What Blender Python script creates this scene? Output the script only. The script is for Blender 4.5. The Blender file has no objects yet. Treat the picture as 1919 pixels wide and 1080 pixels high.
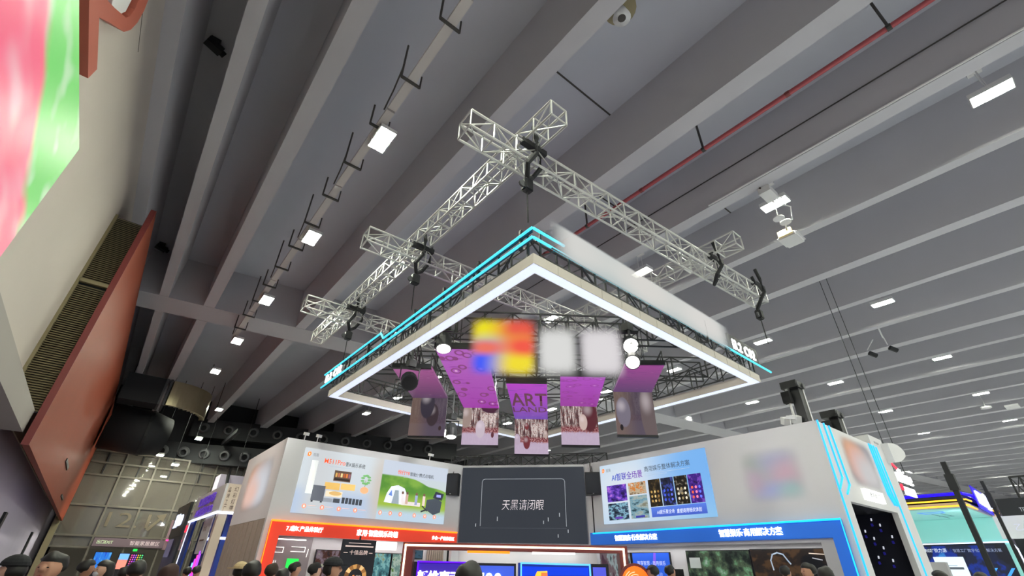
import bpy, bmesh, math, random
from mathutils import Vector, Matrix
random.seed(7)
PI = math.pi
SC = bpy.context.scene
COL = SC.collection
# ---------------------------------------------------------------- camera
cam = bpy.data.cameras.new('camera'); cam_o = bpy.data.objects.new('camera', cam); COL.objects.link(cam_o)
R_ = Vector((0.777006, -0.629267, 0.016869)); U_ = Vector((-0.339672, -0.396558, 0.852857)); F_ = Vector((0.529985, 0.668405, 0.521872))
cam_o.matrix_world = Matrix(((R_.x, U_.x, -F_.x, 0), (R_.y, U_.y, -F_.y, 0), (R_.z, U_.z, -F_.z, 1.65), (0, 0, 0, 1)))
cam.sensor_width = 36; cam.lens = 861.16/1919*36; cam.clip_end = 400
SC.camera = cam_o
# ---------------------------------------------------------------- world, exposure
w = bpy.data.worlds.new('world'); SC.world = w; w.use_nodes = True
w.node_tree.nodes['Background'].inputs[0].default_value = (.56, .63, .78, 1)
w.node_tree.nodes['Background'].inputs[1].default_value = 0.6
SC.view_settings.view_transform = 'Standard'; SC.view_settings.look = 'None'
SC.view_settings.exposure = 0.0; SC.view_settings.gamma = 1; SC.view_settings.use_curve_mapping = False
LAMP = 300.0           # radiance of the hall's lamp panels
BAY = 5.49             # lamp pitch along the ribs
ROWS = [14.1, 24.45, 34.05, 43.4, 52.9, 62.1, 71.6, 81, 90.5, 100]
# hall lamps that hang behind the photographer (same grid as the visible ones)
def area(x, y, z, sx, sy, e):
    l = bpy.data.lights.new('hall_lamp_light', 'AREA'); l.shape = 'RECTANGLE'; l.size = sx; l.size_y = sy
    l.energy = e; l.color = (.97, 1, .83); o = bpy.data.objects.new('hall_lamp_light', l); COL.objects.link(o); o.location = (x, y, z)
for k in range(1, 5):
    for x in [2.4] + ROWS[:6]:
        area(x, -1.85-BAY*k, 12.2, .42, .8, LAMP*PI*.42*.8*PI/PI)
# ---------------------------------------------------------------- materials
def lin(h):
    h = h.lstrip('#'); v = [int(h[i:i+2], 16)/255 for i in (0, 2, 4)]
    return tuple(c/12.92 if c <= .04045 else ((c+.055)/1.055)**2.4 for c in v)+(1,)
class N:
    def __init__(s, name):
        s.m = bpy.data.materials.new(name); s.m.use_nodes = True; s.t = s.m.node_tree; s.n = s.t.nodes
        s.b = s.n['Principled BSDF']; s.out = s.n['Material Output']; s._uv = None
    def set(s, sock, v):
        if hasattr(v, 'is_output'): s.t.links.new(v, sock)
        else: sock.default_value = v
    def math(s, op, a, b=0.0, c=0.0, clamp=False):
        x = s.n.new('ShaderNodeMath'); x.operation = op; x.use_clamp = clamp
        for i, v in enumerate((a, b, c)): s.set(x.inputs[i], v)
        return x.outputs[0]
    def mix(s, f, a, b):
        x = s.n.new('ShaderNodeMix'); x.data_type = 'RGBA'; s.set(x.inputs[0], f); s.set(x.inputs[6], a); s.set(x.inputs[7], b)
        return x.outputs[2]
    def uv(s):
        if not s._uv:
            tc = s.n.new('ShaderNodeTexCoord'); sp = s.n.new('ShaderNodeSeparateXYZ'); s.t.links.new(tc.outputs['UV'], sp.inputs[0])
            s._uv = (sp.outputs[0], sp.outputs[1], tc.outputs['UV'])
        return s._uv
    def noise(s, scale, detail=3, vec=None, rough=.5):
        x = s.n.new('ShaderNodeTexNoise'); x.inputs['Scale'].default_value = scale; x.inputs['Detail'].default_value = detail; x.inputs['Roughness'].default_value = rough
        if vec is None:
            tc = s.n.new('ShaderNodeTexCoord'); vec = tc.outputs['Object']
        s.t.links.new(vec, x.inputs['Vector']); return x.outputs[0]
    def scaled(s, vec, sc):
        x = s.n.new('ShaderNodeMapping'); x.inputs['Scale'].default_value = sc; s.t.links.new(vec, x.inputs['Vector']); return x.outputs[0]
    def step(s, v, lo, hi):
        x = s.n.new('ShaderNodeMapRange'); x.interpolation_type = 'SMOOTHSTEP'; s.set(x.inputs[0], v)
        x.inputs[1].default_value = lo; x.inputs[2].default_value = hi; return x.outputs[0]
    def ell(s, u0, v0, ru, rv, soft=.15):
        u, v, _ = s.uv()
        a = s.math('POWER', s.math('ABSOLUTE', s.math('DIVIDE', s.math('SUBTRACT', u, u0), ru)), 2)
        b = s.math('POWER', s.math('ABSOLUTE', s.math('DIVIDE', s.math('SUBTRACT', v, v0), rv)), 2)
        d = s.math('SQRT', s.math('ADD', a, b))
        return s.step(d, 1+soft, 1-soft)
    def emit(s, col, strength=1.0, base='#060606', rough=.4):
        s.set(s.b.inputs['Emission Color'], col); s.b.inputs['Emission Strength'].default_value = strength
        s.b.inputs['Base Color'].default_value = lin(base); s.b.inputs['Roughness'].default_value = rough
        s.b.inputs['Specular IOR Level'].default_value = .2
        return s.m
def mat(name, h, rough=.6, metal=0.0, vary=0.0, scale=3.0, spec=.5):
    k = N(name); c = lin(h)
    if vary:
        n = k.noise(scale, 4)
        k.set(k.b.inputs['Base Color'], k.mix(n, tuple(x*(1-vary) for x in c[:3])+(1,), tuple(min(1, x*(1+vary)) for x in c[:3])+(1,)))
    else: k.b.inputs['Base Color'].default_value = c
    k.b.inputs['Roughness'].default_value = rough; k.b.inputs['Metallic'].default_value = metal
    k.b.inputs['Specular IOR Level'].default_value = spec
    return k.m
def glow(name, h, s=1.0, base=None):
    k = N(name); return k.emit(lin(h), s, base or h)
def soft(name, base, blobs, alpha=1.0, edge=.2, strength=1.0):
    """frosted light panel: soft colour patches that fade out to a clear rim"""
    k = N(name); u, v, _ = k.uv(); col = lin(base)
    for (a, b, ru, rv, h) in blobs: col = k.mix(k.ell(a, b, ru, rv, .75), col, lin(h))
    eu = k.math('MINIMUM', u, k.math('SUBTRACT', 1.0, u)); ev = k.math('MINIMUM', v, k.math('SUBTRACT', 1.0, v))
    f = k.math('MULTIPLY', k.step(eu, 0, edge), k.step(ev, 0, edge)); f = k.math('MULTIPLY', f, alpha)
    em = k.n.new('ShaderNodeEmission'); k.set(em.inputs[0], col); em.inputs[1].default_value = strength
    tr = k.n.new('ShaderNodeBsdfTransparent'); mx = k.n.new('ShaderNodeMixShader')
    k.set(mx.inputs[0], f); k.t.links.new(tr.outputs[0], mx.inputs[1]); k.t.links.new(em.outputs[0], mx.inputs[2])
    k.t.links.new(mx.outputs[0], k.out.inputs[0]); return k.m
M = dict(
 concrete=mat('painted_concrete', '#b8b7be', .8, 0, .07, .35), deck=mat('ceiling_deck_paint', '#bcbec9', .85, 0, .08, .3),
 floor=mat('hall_floor_carpet', '#d2d3da', .8, 0, .1, 1.5), plaster=mat('wall_plaster', '#b6ada6', .75, 0, .05, .5),
 lower=mat('lower_wall_paint', '#c6bdd2', .7, 0, .06, .6), dark=mat('dark_metal', '#222427', .55), black=mat('black_metal', '#17191c', .45),
 red=mat('red_lacquer_panel', '#83402f', .5, 0, .06, .6, .04), redtrim=mat('dark_red_edge', '#7c3634', .45), redsign=mat('sign_red_paint', '#a5513f', .5, 0, .04, 2),
 louvre=mat('louvre_bronze', '#8a7f62', .5, .2), alu=mat('truss_aluminium', '#c6c6c4', .35, .5), steel=mat('brushed_steel', '#b5a98a', .35, .85, .1, 2),
 white=mat('booth_white_paint', '#d4d3d5', .55, 0, .02, .7), beige=mat('light_box_side', '#c9c2b8', .6, 0, .04, 2), grey=mat('soft_grey_paint', '#aeadb0', .6),
 tray=mat('cable_tray_steel', '#c3bebd', .5, .1), pipe=mat('sprinkler_pipe_red', '#a84a50', .45), hang=mat('hanger_iron', '#3d3a38', .6),
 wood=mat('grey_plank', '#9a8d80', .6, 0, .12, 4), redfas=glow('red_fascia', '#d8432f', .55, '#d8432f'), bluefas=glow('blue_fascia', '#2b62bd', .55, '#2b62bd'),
 bluewall=mat('deep_blue_panel', '#1c3f9c', .5), skin=mat('skin', '#b98a70', .6), hair=mat('black_hair', '#15130f', .55), duct=mat('duct_black', '#202226', .7),
 nozzle=mat('nozzle_grey', '#4c4d50', .6), glassdark=None, teal=mat('teal_paint', '#a6ebe6', .6, 0, .03, 1), inner=mat('inner_wall_white', '#e4e4e6', .6),
 rubber=mat('rubber', '#0f1012', .7), strap=mat('black_strap', '#26272a', .8), cream=mat('cream_board', '#d9c9b8', .6), gold=mat('gold_print', '#b98a4e', .4, .3),
 apwhite=mat('device_white_plastic', '#d6d6d8', .5), darkbooth=mat('navy_black_board', '#1d2029', .6), maroon=mat('maroon_frame', '#7d3a38', .45),
)
E_ = dict(
 lamp=glow('lamp_panel_glow', '#fbffe9', LAMP), cyan=glow('cyan_neon', '#52dcf6', 1.0), cyan2=glow('blue_neon', '#2fb2fb', 1.0), cyan3=glow('azure_neon', '#22c6fb', 1.0), orange=glow('orange_neon', '#ff8a22', 1.4),
 white=glow('white_letter_glow', '#ffffff', 1.6), diff=glow('light_box_diffuser', '#ced8ee', 1.0), warm=glow('warm_white_neon', '#fff0d0', 2.0), purple=glow('violet_neon', '#5a10f0', 1.2),
 deepblue=glow('ultramarine_neon', '#2108f5', 1.1), yellow=glow('amber_neon', '#ffc23a', 1.1), par=glow('stage_lens', '#fffdf4', 12), coolw=glow('cool_white_neon', '#dfe6ff', 1.3),
 pink=glow('pink_tube', '#ff3f9a', 1.2), bluetube=glow('blue_tube', '#6f7dff', 1.2), violettube=glow('violet_tube', '#b04bff', 1.1), redglow=glow('red_tube', '#ff2f48', 1.2), green=glow('green_screen', '#27d04e', 1.0),
 lt=glow('light_sign', '#fdfdf6', 1.2), icewhite=glow('ice_neon', '#7fd2ff', 1.3), blueneon2=glow('sky_neon', '#5fb4ff', 1.2), lilac=glow('lilac_letter', '#5a3aa8', .6, '#5a3aa8'),
)
# ---------------------------------------------------------------- geometry helpers
def tag(o, label=None, cat=None, group=None, kind=None):
    for k, v in (('label', label), ('category', cat), ('group', group), ('kind', kind)):
        if v: o[k] = v
    return o
def adopt(o, p):
    o.parent = p
    o.matrix_parent_inverse = (Matrix.Translation(p.location).inverted() if p.type == 'EMPTY' else Matrix.Identity(4))
def thing(name, label, cat, loc=(0, 0, 0), group=None):
    o = bpy.data.objects.new(name, None); o.empty_display_size = .2; COL.objects.link(o); o.location = loc
    return tag(o, label, cat, group)
class MB:
    def __init__(s): s.b = bmesh.new()
    def hexa(s, P):
        v = [s.b.verts.new(p) for p in P]
        for f in ((0, 3, 2, 1), (4, 5, 6, 7), (0, 1, 5, 4), (1, 2, 6, 5), (2, 3, 7, 6), (3, 0, 4, 7)): s.b.faces.new([v[i] for i in f])
        return s
    def box(s, x0, y0, z0, x1, y1, z1):
        return s.hexa([(x0, y0, z0), (x1, y0, z0), (x1, y1, z0), (x0, y1, z0), (x0, y0, z1), (x1, y0, z1), (x1, y1, z1), (x0, y1, z1)])
    def bar(s, p, q, w, h, up=(0, 0, 1)):
        p, q = Vector(p), Vector(q); d = (q-p).normalized(); up = Vector(up)
        a = d.cross(up)
        if a.length < 1e-4: a = d.cross(Vector((1, 0, 0)))
        a.normalize(); c = a.cross(d).normalized(); a *= w/2; c *= h/2
        return s.hexa([p-a-c, p+a-c, q+a-c, q-a-c, p-a+c, p+a+c, q+a+c, q-a+c])
    def tube(s, pts, r, n=8, cap=True):
        pts = [Vector(p) for p in pts]; rings = []
        for i, p in enumerate(pts):
            d = (pts[min(i+1, len(pts)-1)]-pts[max(i-1, 0)]).normalized()
            a = d.cross(Vector((0, 0, 1)))
            if a.length < 1e-3: a = d.cross(Vector((1, 0, 0)))
            a.normalize(); c = a.cross(d)
            rr = r[i] if isinstance(r, (list, tuple)) else r
            rings.append([s.b.verts.new(p+a*rr*math.cos(2*PI*k/n)+c*rr*math.sin(2*PI*k/n)) for k in range(n)])
        for A, B in zip(rings, rings[1:]):
            for k in range(n): s.b.faces.new((A[k], A[(k+1) % n], B[(k+1) % n], B[k]))
        if cap: s.b.faces.new(rings[0][::-1]); s.b.faces.new(rings[-1])
        return s
    def prism(s, pts, off):
        off = Vector(off); a = [s.b.verts.new(p) for p in pts]; c = [s.b.verts.new(Vector(p)+off) for p in pts]; n = len(pts)
        s.b.faces.new(a); s.b.faces.new(c[::-1])
        for i in range(n): s.b.faces.new((a[i], c[i], c[(i+1) % n], a[(i+1) % n]))
        return s
    def ball(s, c, r, seg=12, ring=8):
        r = r if isinstance(r, (list, tuple)) else (r, r, r)
        m = Matrix.Translation(c) @ Matrix.Diagonal((*r, 1)); bmesh.ops.create_uvsphere(s.b, u_segments=seg, v_segments=ring, radius=1, matrix=m); return s
    def done(s, name, m, parent=None, smooth=False):
        bmesh.ops.recalc_face_normals(s.b, faces=s.b.faces)
        me = bpy.data.meshes.new(name); s.b.to_mesh(me); s.b.free()
        if smooth:
            for p in me.polygons: p.use_smooth = True
        me.materials.append(m); o = bpy.data.objects.new(name, me); COL.objects.link(o)
        if parent is not None: adopt(o, parent)
        return o
def put(name, me, mw, parent=None, m=None):
    o = bpy.data.objects.new(name, me); COL.objects.link(o); o.matrix_basis = mw
    if m is not None:
        o.material_slots[0].link = 'OBJECT'; o.material_slots[0].material = m
    if parent is not None: adopt(o, parent)
    return o
def unit(kind, m):
    key = ('unit', kind, m.name)
    if key not in _cache:
        b = MB()
        if kind == 'tube': b.tube([(0, 0, 0), (0, 0, 1)], 1, 6)
        elif kind == 'box': b.box(-.5, -.5, 0, .5, .5, 1)
        bmesh.ops.recalc_face_normals(b.b, faces=b.b.faces)
        me = bpy.data.meshes.new(kind+'_bar'); b.b.to_mesh(me); b.b.free(); me.materials.append(m); _cache[key] = me
    return _cache[key]
_cache = {}
def stick(name, p, q, r, m, parent, kind='tube', r2=None):
    p, q = Vector(p), Vector(q); d = q-p; L = d.length
    mw = Matrix.Translation(p) @ d.to_track_quat('Z', 'Y').to_matrix().to_4x4() @ Matrix.Diagonal((r, r2 or r, L, 1))
    return put(name, unit(kind, m), mw, parent)
class Fr:
    """a flat surface: origin, right, up, outward"""
    def __init__(s, o, e1, e2=(0, 0, 1)):
        s.o, s.a, s.b = Vector(o), Vector(e1).normalized(), Vector(e2).normalized(); s.n = s.a.cross(s.b)
    def p(s, u, v, d=0): return s.o+s.a*u+s.b*v+s.n*d
    def rect(s, name, u0, v0, u1, v1, m, parent, d0=0, d1=.01, uvs=False):
        b = MB(); b.hexa([s.p(u0, v0, d0), s.p(u1, v0, d0), s.p(u1, v0, d1), s.p(u0, v0, d1), s.p(u0, v1, d0), s.p(u1, v1, d0), s.p(u1, v1, d1), s.p(u0, v1, d1)])
        if uvs:
            L = b.b.loops.layers.uv.new('UVMap')
            for f in b.b.faces:
                for l in f.loops:
                    q = l.vert.co-s.o; l[L].uv = ((q.dot(s.a)-u0)/(u1-u0), (q.dot(s.b)-v0)/(v1-v0))
        return b.done(name, m, parent)
    def poly(s, name, pts, m, parent, d0=0, d1=.01):
        return MB().prism([s.p(u, v, d1) for u, v in pts], s.n*(d0-d1)).done(name, m, parent)
    def disc(s, name, u, v, ru, rv, m, parent, d0=0, d1=.01, n=20):
        return s.poly(name, [(u+ru*math.cos(2*PI*k/n), v+rv*math.sin(2*PI*k/n)) for k in range(n)], m, parent, d0, d1)
    def path(s, name, pts, wd, m, parent, d=0.01, h=.02):
        b = MB()
        for (a, c), (e, f) in zip(pts, pts[1:]):
            dv = Vector((e-a, f-c)); L = dv.length or 1; k = dv/L*wd/2
            b.bar(s.p(a-k.x, c-k.y, d), s.p(e+k.x, f+k.y, d), wd, h, s.n)
        return b.done(name, m, parent)
def text_mesh(t, bold=0.0, ext=0.0):
    key = ('txt', t, bold, ext)
    if key in _cache: return _cache[key]
    c = bpy.data.curves.new('lettering', 'FONT'); c.body = t; c.size = 1; c.offset = bold; c.extrude = ext; c.resolution_u = 3
    o = bpy.data.objects.new('lettering', c); COL.objects.link(o); dg = bpy.context.evaluated_depsgraph_get(); dg.update()
    me = bpy.data.meshes.new_from_object(o.evaluated_get(dg)); bpy.data.objects.remove(o); bpy.data.curves.remove(c)
    xs = [v.co.x for v in me.vertices] or [0, 1]; ys = [v.co.y for v in me.vertices] or [0, 1]
    x0, x1, y0, y1 = min(xs), max(xs), min(ys), max(ys)
    for v in me.vertices: v.co.x -= x0; v.co.y -= y0
    _cache[key] = (me, x1-x0, y1-y0, x0, y0); return _cache[key]
def text(f, t, u, v, wd, ht, m, parent, d=.012, bold=0.01, ext=0.0, name='lettering', shear=0.0):
    """flat print fitted into the box u..u+wd, v..v+ht"""
    me, W, H, *_ = text_mesh(t, bold, ext)
    me2 = me.copy(); me2.materials.clear(); me2.materials.append(m)
    sx, sy = wd/W, ht/H; o = f.p(u, v, d)
    mw = Matrix(((f.a.x*sx, f.b.x*sy+f.a.x*shear*sy, f.n.x, o.x), (f.a.y*sx, f.b.y*sy+f.a.y*shear*sy, f.n.y, o.y), (f.a.z*sx, f.b.z*sy+f.a.z*shear*sy, f.n.z, o.z), (0, 0, 0, 1)))
    me2.transform(mw)
    ob = bpy.data.objects.new(name, me2); COL.objects.link(ob); adopt(ob, parent); return ob
def letters(f, t, u, v, wd, ht, m, parent, d=.03, bold=.02, depth=.03, shear=0.0):
    """raised channel letters, one object per letter"""
    pos = []; x = 0
    for ch in t:
        if ch == ' ': x += .35; continue
        me, W, H, x0, y0 = text_mesh(ch, bold, 0.02)
        adv = 1.0 if ord(ch) > 0x2e80 else W+.1
        pos.append((ch, x+(0 if ord(ch) < 0x2e80 else (1-W)/2), W, H, y0)); x += adv
    tot = x; top = max(p[4]+p[3] for p in pos); bot = min(p[4] for p in pos)
    sx, sy = wd/tot, ht/(top-bot)
    for ch, px, W, H, y0 in pos:
        me = text_mesh(ch, bold, .02)[0].copy(); me.materials.clear(); me.materials.append(m)
        o = f.p(u+px*sx, v+(y0-bot)*sy, d); a, b, n = f.a*sx, f.b*sy+f.a*shear*sy, f.n*(depth/.04)
        me.transform(Matrix(((a.x, b.x, n.x, o.x), (a.y, b.y, n.y, o.y), (a.z, b.z, n.z, o.z), (0, 0, 0, 1))))
        ob = bpy.data.objects.new('letter', me); COL.objects.link(ob); adopt(ob, parent)
def copy_tree(o, delta, label=None, parent=None):
    c = o.copy(); COL.objects.link(c)
    if parent is None: c.location = Vector(o.location)+Vector(delta)
    else: c.parent = parent; c.matrix_parent_inverse = o.matrix_parent_inverse.copy()
    if label: c['label'] = label
    for ch in list(o.children): copy_tree(ch, delta, None, c)
    return c
ORD = ['nearest', 'second', 'third', 'fourth', 'fifth', 'sixth', 'seventh', 'eighth', 'ninth', 'tenth', 'eleventh', 'twelfth', 'thirteenth']
# ================================================================ THE HALL
def struct(o): o['kind'] = 'structure'; return o
struct(MB().box(-2.95, -45, -.3, 118, 62, 0).done('floor', M['floor']))
fl_ = bpy.data.objects['floor']
bounce_cut = mat('bounce_cut_dark', '#57524f', .9, 0, .1, 2)  # added dark floor sheets, out of view, to cut bounce onto the ceiling
MB().box(-2.7, -12, 0, 2.8, 30, .012).done('bounce_cut_sheet', bounce_cut, fl_); MB().box(-2.7, 30, 0, 40, 61, .012).done('bounce_cut_sheet', bounce_cut, fl_)
ceiling = struct(MB().box(-3.0, -45, 14.15, 118, 62, 14.4).done('ceiling', M['deck']))
# concrete ribs (x of their soffit edges), soffit at 12.0, running away along y
RIBS = [(-2.667, -2.31), (-1.28, -.93), (.46, .913), (4.527, 4.99), (8.45, 9.0), (12.24, 12.68), (15.82, 16.19), (19.29, 19.8), (22.8, 23.17), (26.16, 26.55),
        (29.25, 29.8), (32.49, 32.89), (35.6, 36.15), (38.51, 39.06), (41.64, 42.0), (45.2, 45.55), (47.86, 48.34)]
RIBS += [(48.1+3.1*i, 48.52+3.1*i) for i in range(1, 22)]
for i, (a, b) in enumerate(RIBS):
    for (y0, y1) in ((-45, 24.3), (25.9, 60)):
        sk = lambda x, y: y-.123*x if y in (24.3, 25.9) else y
        m = MB(); m.hexa([(a, sk(a, y0), 12), (b, sk(b, y0), 12), (b, sk(b, y1), 12), (a, sk(a, y1), 12), (a-.07, sk(a, y0), 14.15), (b+.07, sk(b, y0), 14.15), (b+.07, sk(b, y1), 14.15), (a-.07, sk(a, y1), 14.15)])
        m.done('rib', M['concrete'], ceiling)
def gy(x, y): return y-.123*x
girder = MB().hexa([(-3, gy(-3, 24.0), 11.99), (118, gy(118, 24.0), 11.99), (118, gy(118, 25.85), 11.99), (-3, gy(-3, 25.85), 11.99), (-3, gy(-3, 24.0), 14.15), (118, gy(118, 24.0), 14.15), (118, gy(118, 25.85), 14.15), (-3, gy(-3, 25.85), 14.15)]).done('girder', M['concrete'], ceiling)
for i in range(0, 12):   # plank joints across the deck, one per bay of the near field
    x0, x1 = RIBS[3+i][1]+.07, RIBS[4+i][0]-.07
    y = 5.65 if i % 2 == 0 else 8.4
    MB().box(x0, y, 14.13, x1, y+.05, 14.16).done('deck_joint', M['hang'], ceiling)
# --- left wall: upper plaster, projecting beam, lower wall
M['greyplaster'] = mat('grey_plaster', '#958f8a', .75, 0, .06, .5); M['mull'] = mat('mullion_bronze', '#6a655c', .5, .2)
wl = struct(MB().box(-3.0, -45, 4.72, -2.667, 62, 14.15).done('wall_left', M['plaster']))
MB().box(-2.9, -45, 4.2, -2.06, 15.78, 4.72).done('beam', M['greyplaster'], wl)
MB().box(-3.05, -45, 0, -2.7, 62, 4.72).done('lower_wall', M['lower'], wl)
for (y, z0, z1, wd) in ((25.7, 1.7, 3.1, .55), (40.5, 1.5, 3.0, .7)): MB().box(-2.72, y, z0, -2.62, y+wd, z1).done('wall_slot', M['black'], wl)
MB().box(-2.68, -20, 10.75, -2.662, 9.4, 10.765).done('wall_crack', M['hang'], wl)
# red enclosure with louvred end
box = thing('red_duct_enclosure', 'long red lacquered enclosure with louvred end on the white wall', 'enclosure', (-2.2, 15.78, 4))
MB().box(-1.98, 15.76, 3.95, -1.84, 46.8, 11.05).done('side_panel', M['red'], box)
MB().box(-1.985, 15.74, 3.93, -1.838, 15.765, 11.06).done('end_trim', M['redtrim'], box)
MB().box(-2.667, 15.9, 4.7, -1.98, 16.0, 10.5).done('backing', M['dark'], box)
MB().box(-2.667, 15.74, 4.7, -2.6, 15.86, 10.5).done('louvre_frame', M['louvre'], box)
MB().box(-2.62, 15.74, 8.18, -1.985, 15.86, 8.28).done('louvre_frame', M['louvre'], box)
for k in range(96):
    z = 4.72+k*.06
    if 8.12 < z < 8.28: continue
    put('slat', unit('box', M['louvre']), Matrix.Translation((-2.3, 15.82, z)) @ Matrix.Rotation(.7, 4, 'X') @ Matrix.Diagonal((.63, .075, .008, 1)), box)
MB().box(-1.843, 27.0, 5.1, -1.80, 29.7, 5.24).done('access_slot', M['black'], box); MB().box(-1.843, 34.0, 4.4, -1.80, 36.4, 4.5).done('access_slot', M['black'], box)
# red sign stroke on the wall
rs = thing('red_wall_sign', 'red hooked channel sign with white core high on the white wall', 'sign', (-2.5, 7, 8))
MB().prism([(-2.45, y, z) for y, z in [(7.653, 8.067), (7.70, 8.36), (6.66, 8.368), (6.989, 8.708), (7.596, 9.277), (7.757, 9.564), (7.788, 9.844), (7.688, 10.085), (7.512, 10.266), (7.226, 9.818), (7.367, 9.641), (7.395, 9.464), (7.314, 9.315), (6.817, 8.865), (6.3, 8.44), (5.2, 8.44), (5.2, 8.055)]], (-.215, 0, 0)).done('channel_letter', M['redsign'], rs)
MB().prism([(-2.52, y, z) for y, z in [(6.9, 8.95), (7.3, 9.33), (7.37, 9.5), (7.22, 9.8), (7.0, 9.9), (6.5, 9.5), (6.4, 9.1)]], (-.14, 0, 0)).done('letter_core', M['white'], rs)
# pink and green light box near the camera
fg = thing('pink_green_light_box', 'big soft pink and green light box on a bracket beside the white wall', 'sign', (-1.25, 3, 3.6))
k = N('pink_green_print'); u, v, uvv = k.uv()
nz = k.noise(2.6, 1, k.scaled(uvv, (1.6, 1.6, 1))); nz2 = k.noise(4.2, .5, k.scaled(uvv, (2.0, 1.5, 1)))
pk = k.mix(k.step(nz, .44, .78), lin('#f75480'), lin('#f0aec0')); gr = k.mix(k.step(nz2, .52, .8), lin('#68d660'), lin('#b7e4b2'))
thr = k.math('SUBTRACT', 1.07, k.math('MULTIPLY', u, .86)); bl_ = k.math('ADD', k.math('SUBTRACT', v, thr), k.math('MULTIPLY', k.math('SUBTRACT', nz, .5), .25))
k.emit(k.mix(k.step(bl_, -.05, .07), pk, gr), .9)
f = Fr((-1.2, 1.6, 3.5), (0, 1, 0)); f.rect('light_panel', 0, 0, 2.82, 1.11, k.m, fg, 0, .02, True)
MB().box(-1.27, 1.58, 3.48, -1.202, 4.44, 4.62).done('cabinet', M['grey'], fg)
for y in (2.0, 4.0): stick('bracket', (-2.05, y, 4.5), (-1.26, y, 4.5), .03, M['dark'], fg)
# --- far end: glass wall, bulkhead, nozzle ducts
we = struct(MB().box(-3, 60, 0, 118, 60.4, 14.15).done('wall_end', M['darkbooth']))
struct(MB().box(118, -45, 0, 118.4, 62, 14.15).done('wall_right', M['lower']))
bk = MB().box(-2.667, 49.0, 8.75, 60, 49.4, 14.15).done('bulkhead', M['duct'], we)
gw = struct(MB().box(-2.3, 46.9, 0, -1.95, 47.2, 8.75).done('window_1', M['louvre']))
kg = N('smoked_glass'); kg.b.inputs['Base Color'].default_value = lin('#6f6a62'); kg.b.inputs['Roughness'].default_value = .04; kg.b.inputs['Alpha'].default_value = .62; kg.b.inputs['Specular IOR Level'].default_value = .9
M['glass'] = kg.m
gx = [-2.0, .2, 2.2, 4.25, 6.3, 8.4]; gz = [2.45, 3.15, 5.05, 7.05, 7.9, 8.7]
for a, b in zip(gx, gx[1:]):
    for c, d in zip(gz, gz[1:]):
        xs = [a, b] if d <= 7.05 else [a, (a+b)/2, b]
        for p, q in zip(xs, xs[1:]): MB().box(p+.05, 47.02, c+.05, q-.05, 47.06, d-.05).done('pane', M['glass'], gw)
for x in gx: MB().box(x-.06, 46.92, 0, x+.06, 47.16, 8.75).done('mullion', M['mull'], gw)
for x in (-.9, 1.2, 3.2, 5.3, 7.3): MB().box(x-.04, 46.95, 7.05, x+.04, 47.12, 8.7).done('mullion', M['dark'], gw)
for z in gz: MB().box(-2.0, 46.94, z-.06, 8.4, 47.12, z+.06).done('transom', M['mull'], gw)
fgd = Fr((0, 47.0, 0), (1, 0, 0))
decal = mat('brown_glass_print', '#6b6152', .7)
text(fgd, '12.1', .5, 3.75, 2.6, .95, decal, gw, .02, .0); fgd.poly('arrow_print', [(3.0, 3.7), (3.2, 3.6), (3.75, 4.35), (3.95, 4.2), (4.0, 4.8), (3.4, 4.65), (3.6, 4.45)], decal, gw, .01, .02)
MB().box(-2, 52, 0, 14, 52.3, 8.6).done('lobby_wall', mat('lobby_wall_paint', '#a39c90', .7), we)
for row, (z, y0, x0, dx, n) in enumerate(((11.5, 47.3, 4.45, 1.83, 11), (9.33, 47.35, 2.2, 1.42, 8))):
    t = thing('nozzle_duct', ['black air duct with a long row of round nozzles, upper one', 'black air duct with round nozzles just above the glass wall'][row], 'air duct', (x0, y0, z), 'nozzle ducts before the end wall')
    sl = -.335
    p = lambda x: y0+sl*(x-x0)
    m = MB(); a, b = x0-.9, x0+dx*(n+.5)
    m.hexa([(a, p(a)+.3, z-.75), (b, p(b)+.3, z-.75), (b, p(b)+1.2, z-.75), (a, p(a)+1.2, z-.75), (a, p(a)+.3, z+.75), (b, p(b)+.3, z+.75), (b, p(b)+1.2, z+.75), (a, p(a)+1.2, z+.75)]); m.done('duct_body', M['duct'], t)
    for i in range(n):
        x = x0+dx*i; nd = Vector((-.317, -.948, -.25)).normalized(); c = Vector((x, p(x)+.3, z))
        r0 = .43; q = nd.to_track_quat('Z', 'Y').to_matrix().to_4x4()
        key = 'nozzle_ring'
        if key not in _cache:
            m = MB(); pr = [(.30, 0), (.43, .02), (.43, .10), (.36, .26), (.24, .30), (.22, .12)]
            rr = [[m.b.verts.new((r*math.cos(2*PI*k/16), r*math.sin(2*PI*k/16), h)) for k in range(16)] for r, h in pr]
            for A, B in zip(rr, rr[1:]):
                for k_ in range(16): m.b.faces.new((A[k_], A[(k_+1) % 16], B[(k_+1) % 16], B[k_]))
            bmesh.ops.recalc_face_normals(m.b, faces=m.b.faces); me = bpy.data.meshes.new(key); m.b.to_mesh(me); m.b.free(); me.materials.append(M['nozzle']); _cache[key] = me
        put('nozzle', _cache[key], Matrix.Translation(c) @ q, t)
for x in (6, 12, 18): MB().box(x, 41, 10.2, x+.25, 47, 10.5).done('duct_bracket', M['duct'], we)
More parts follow.
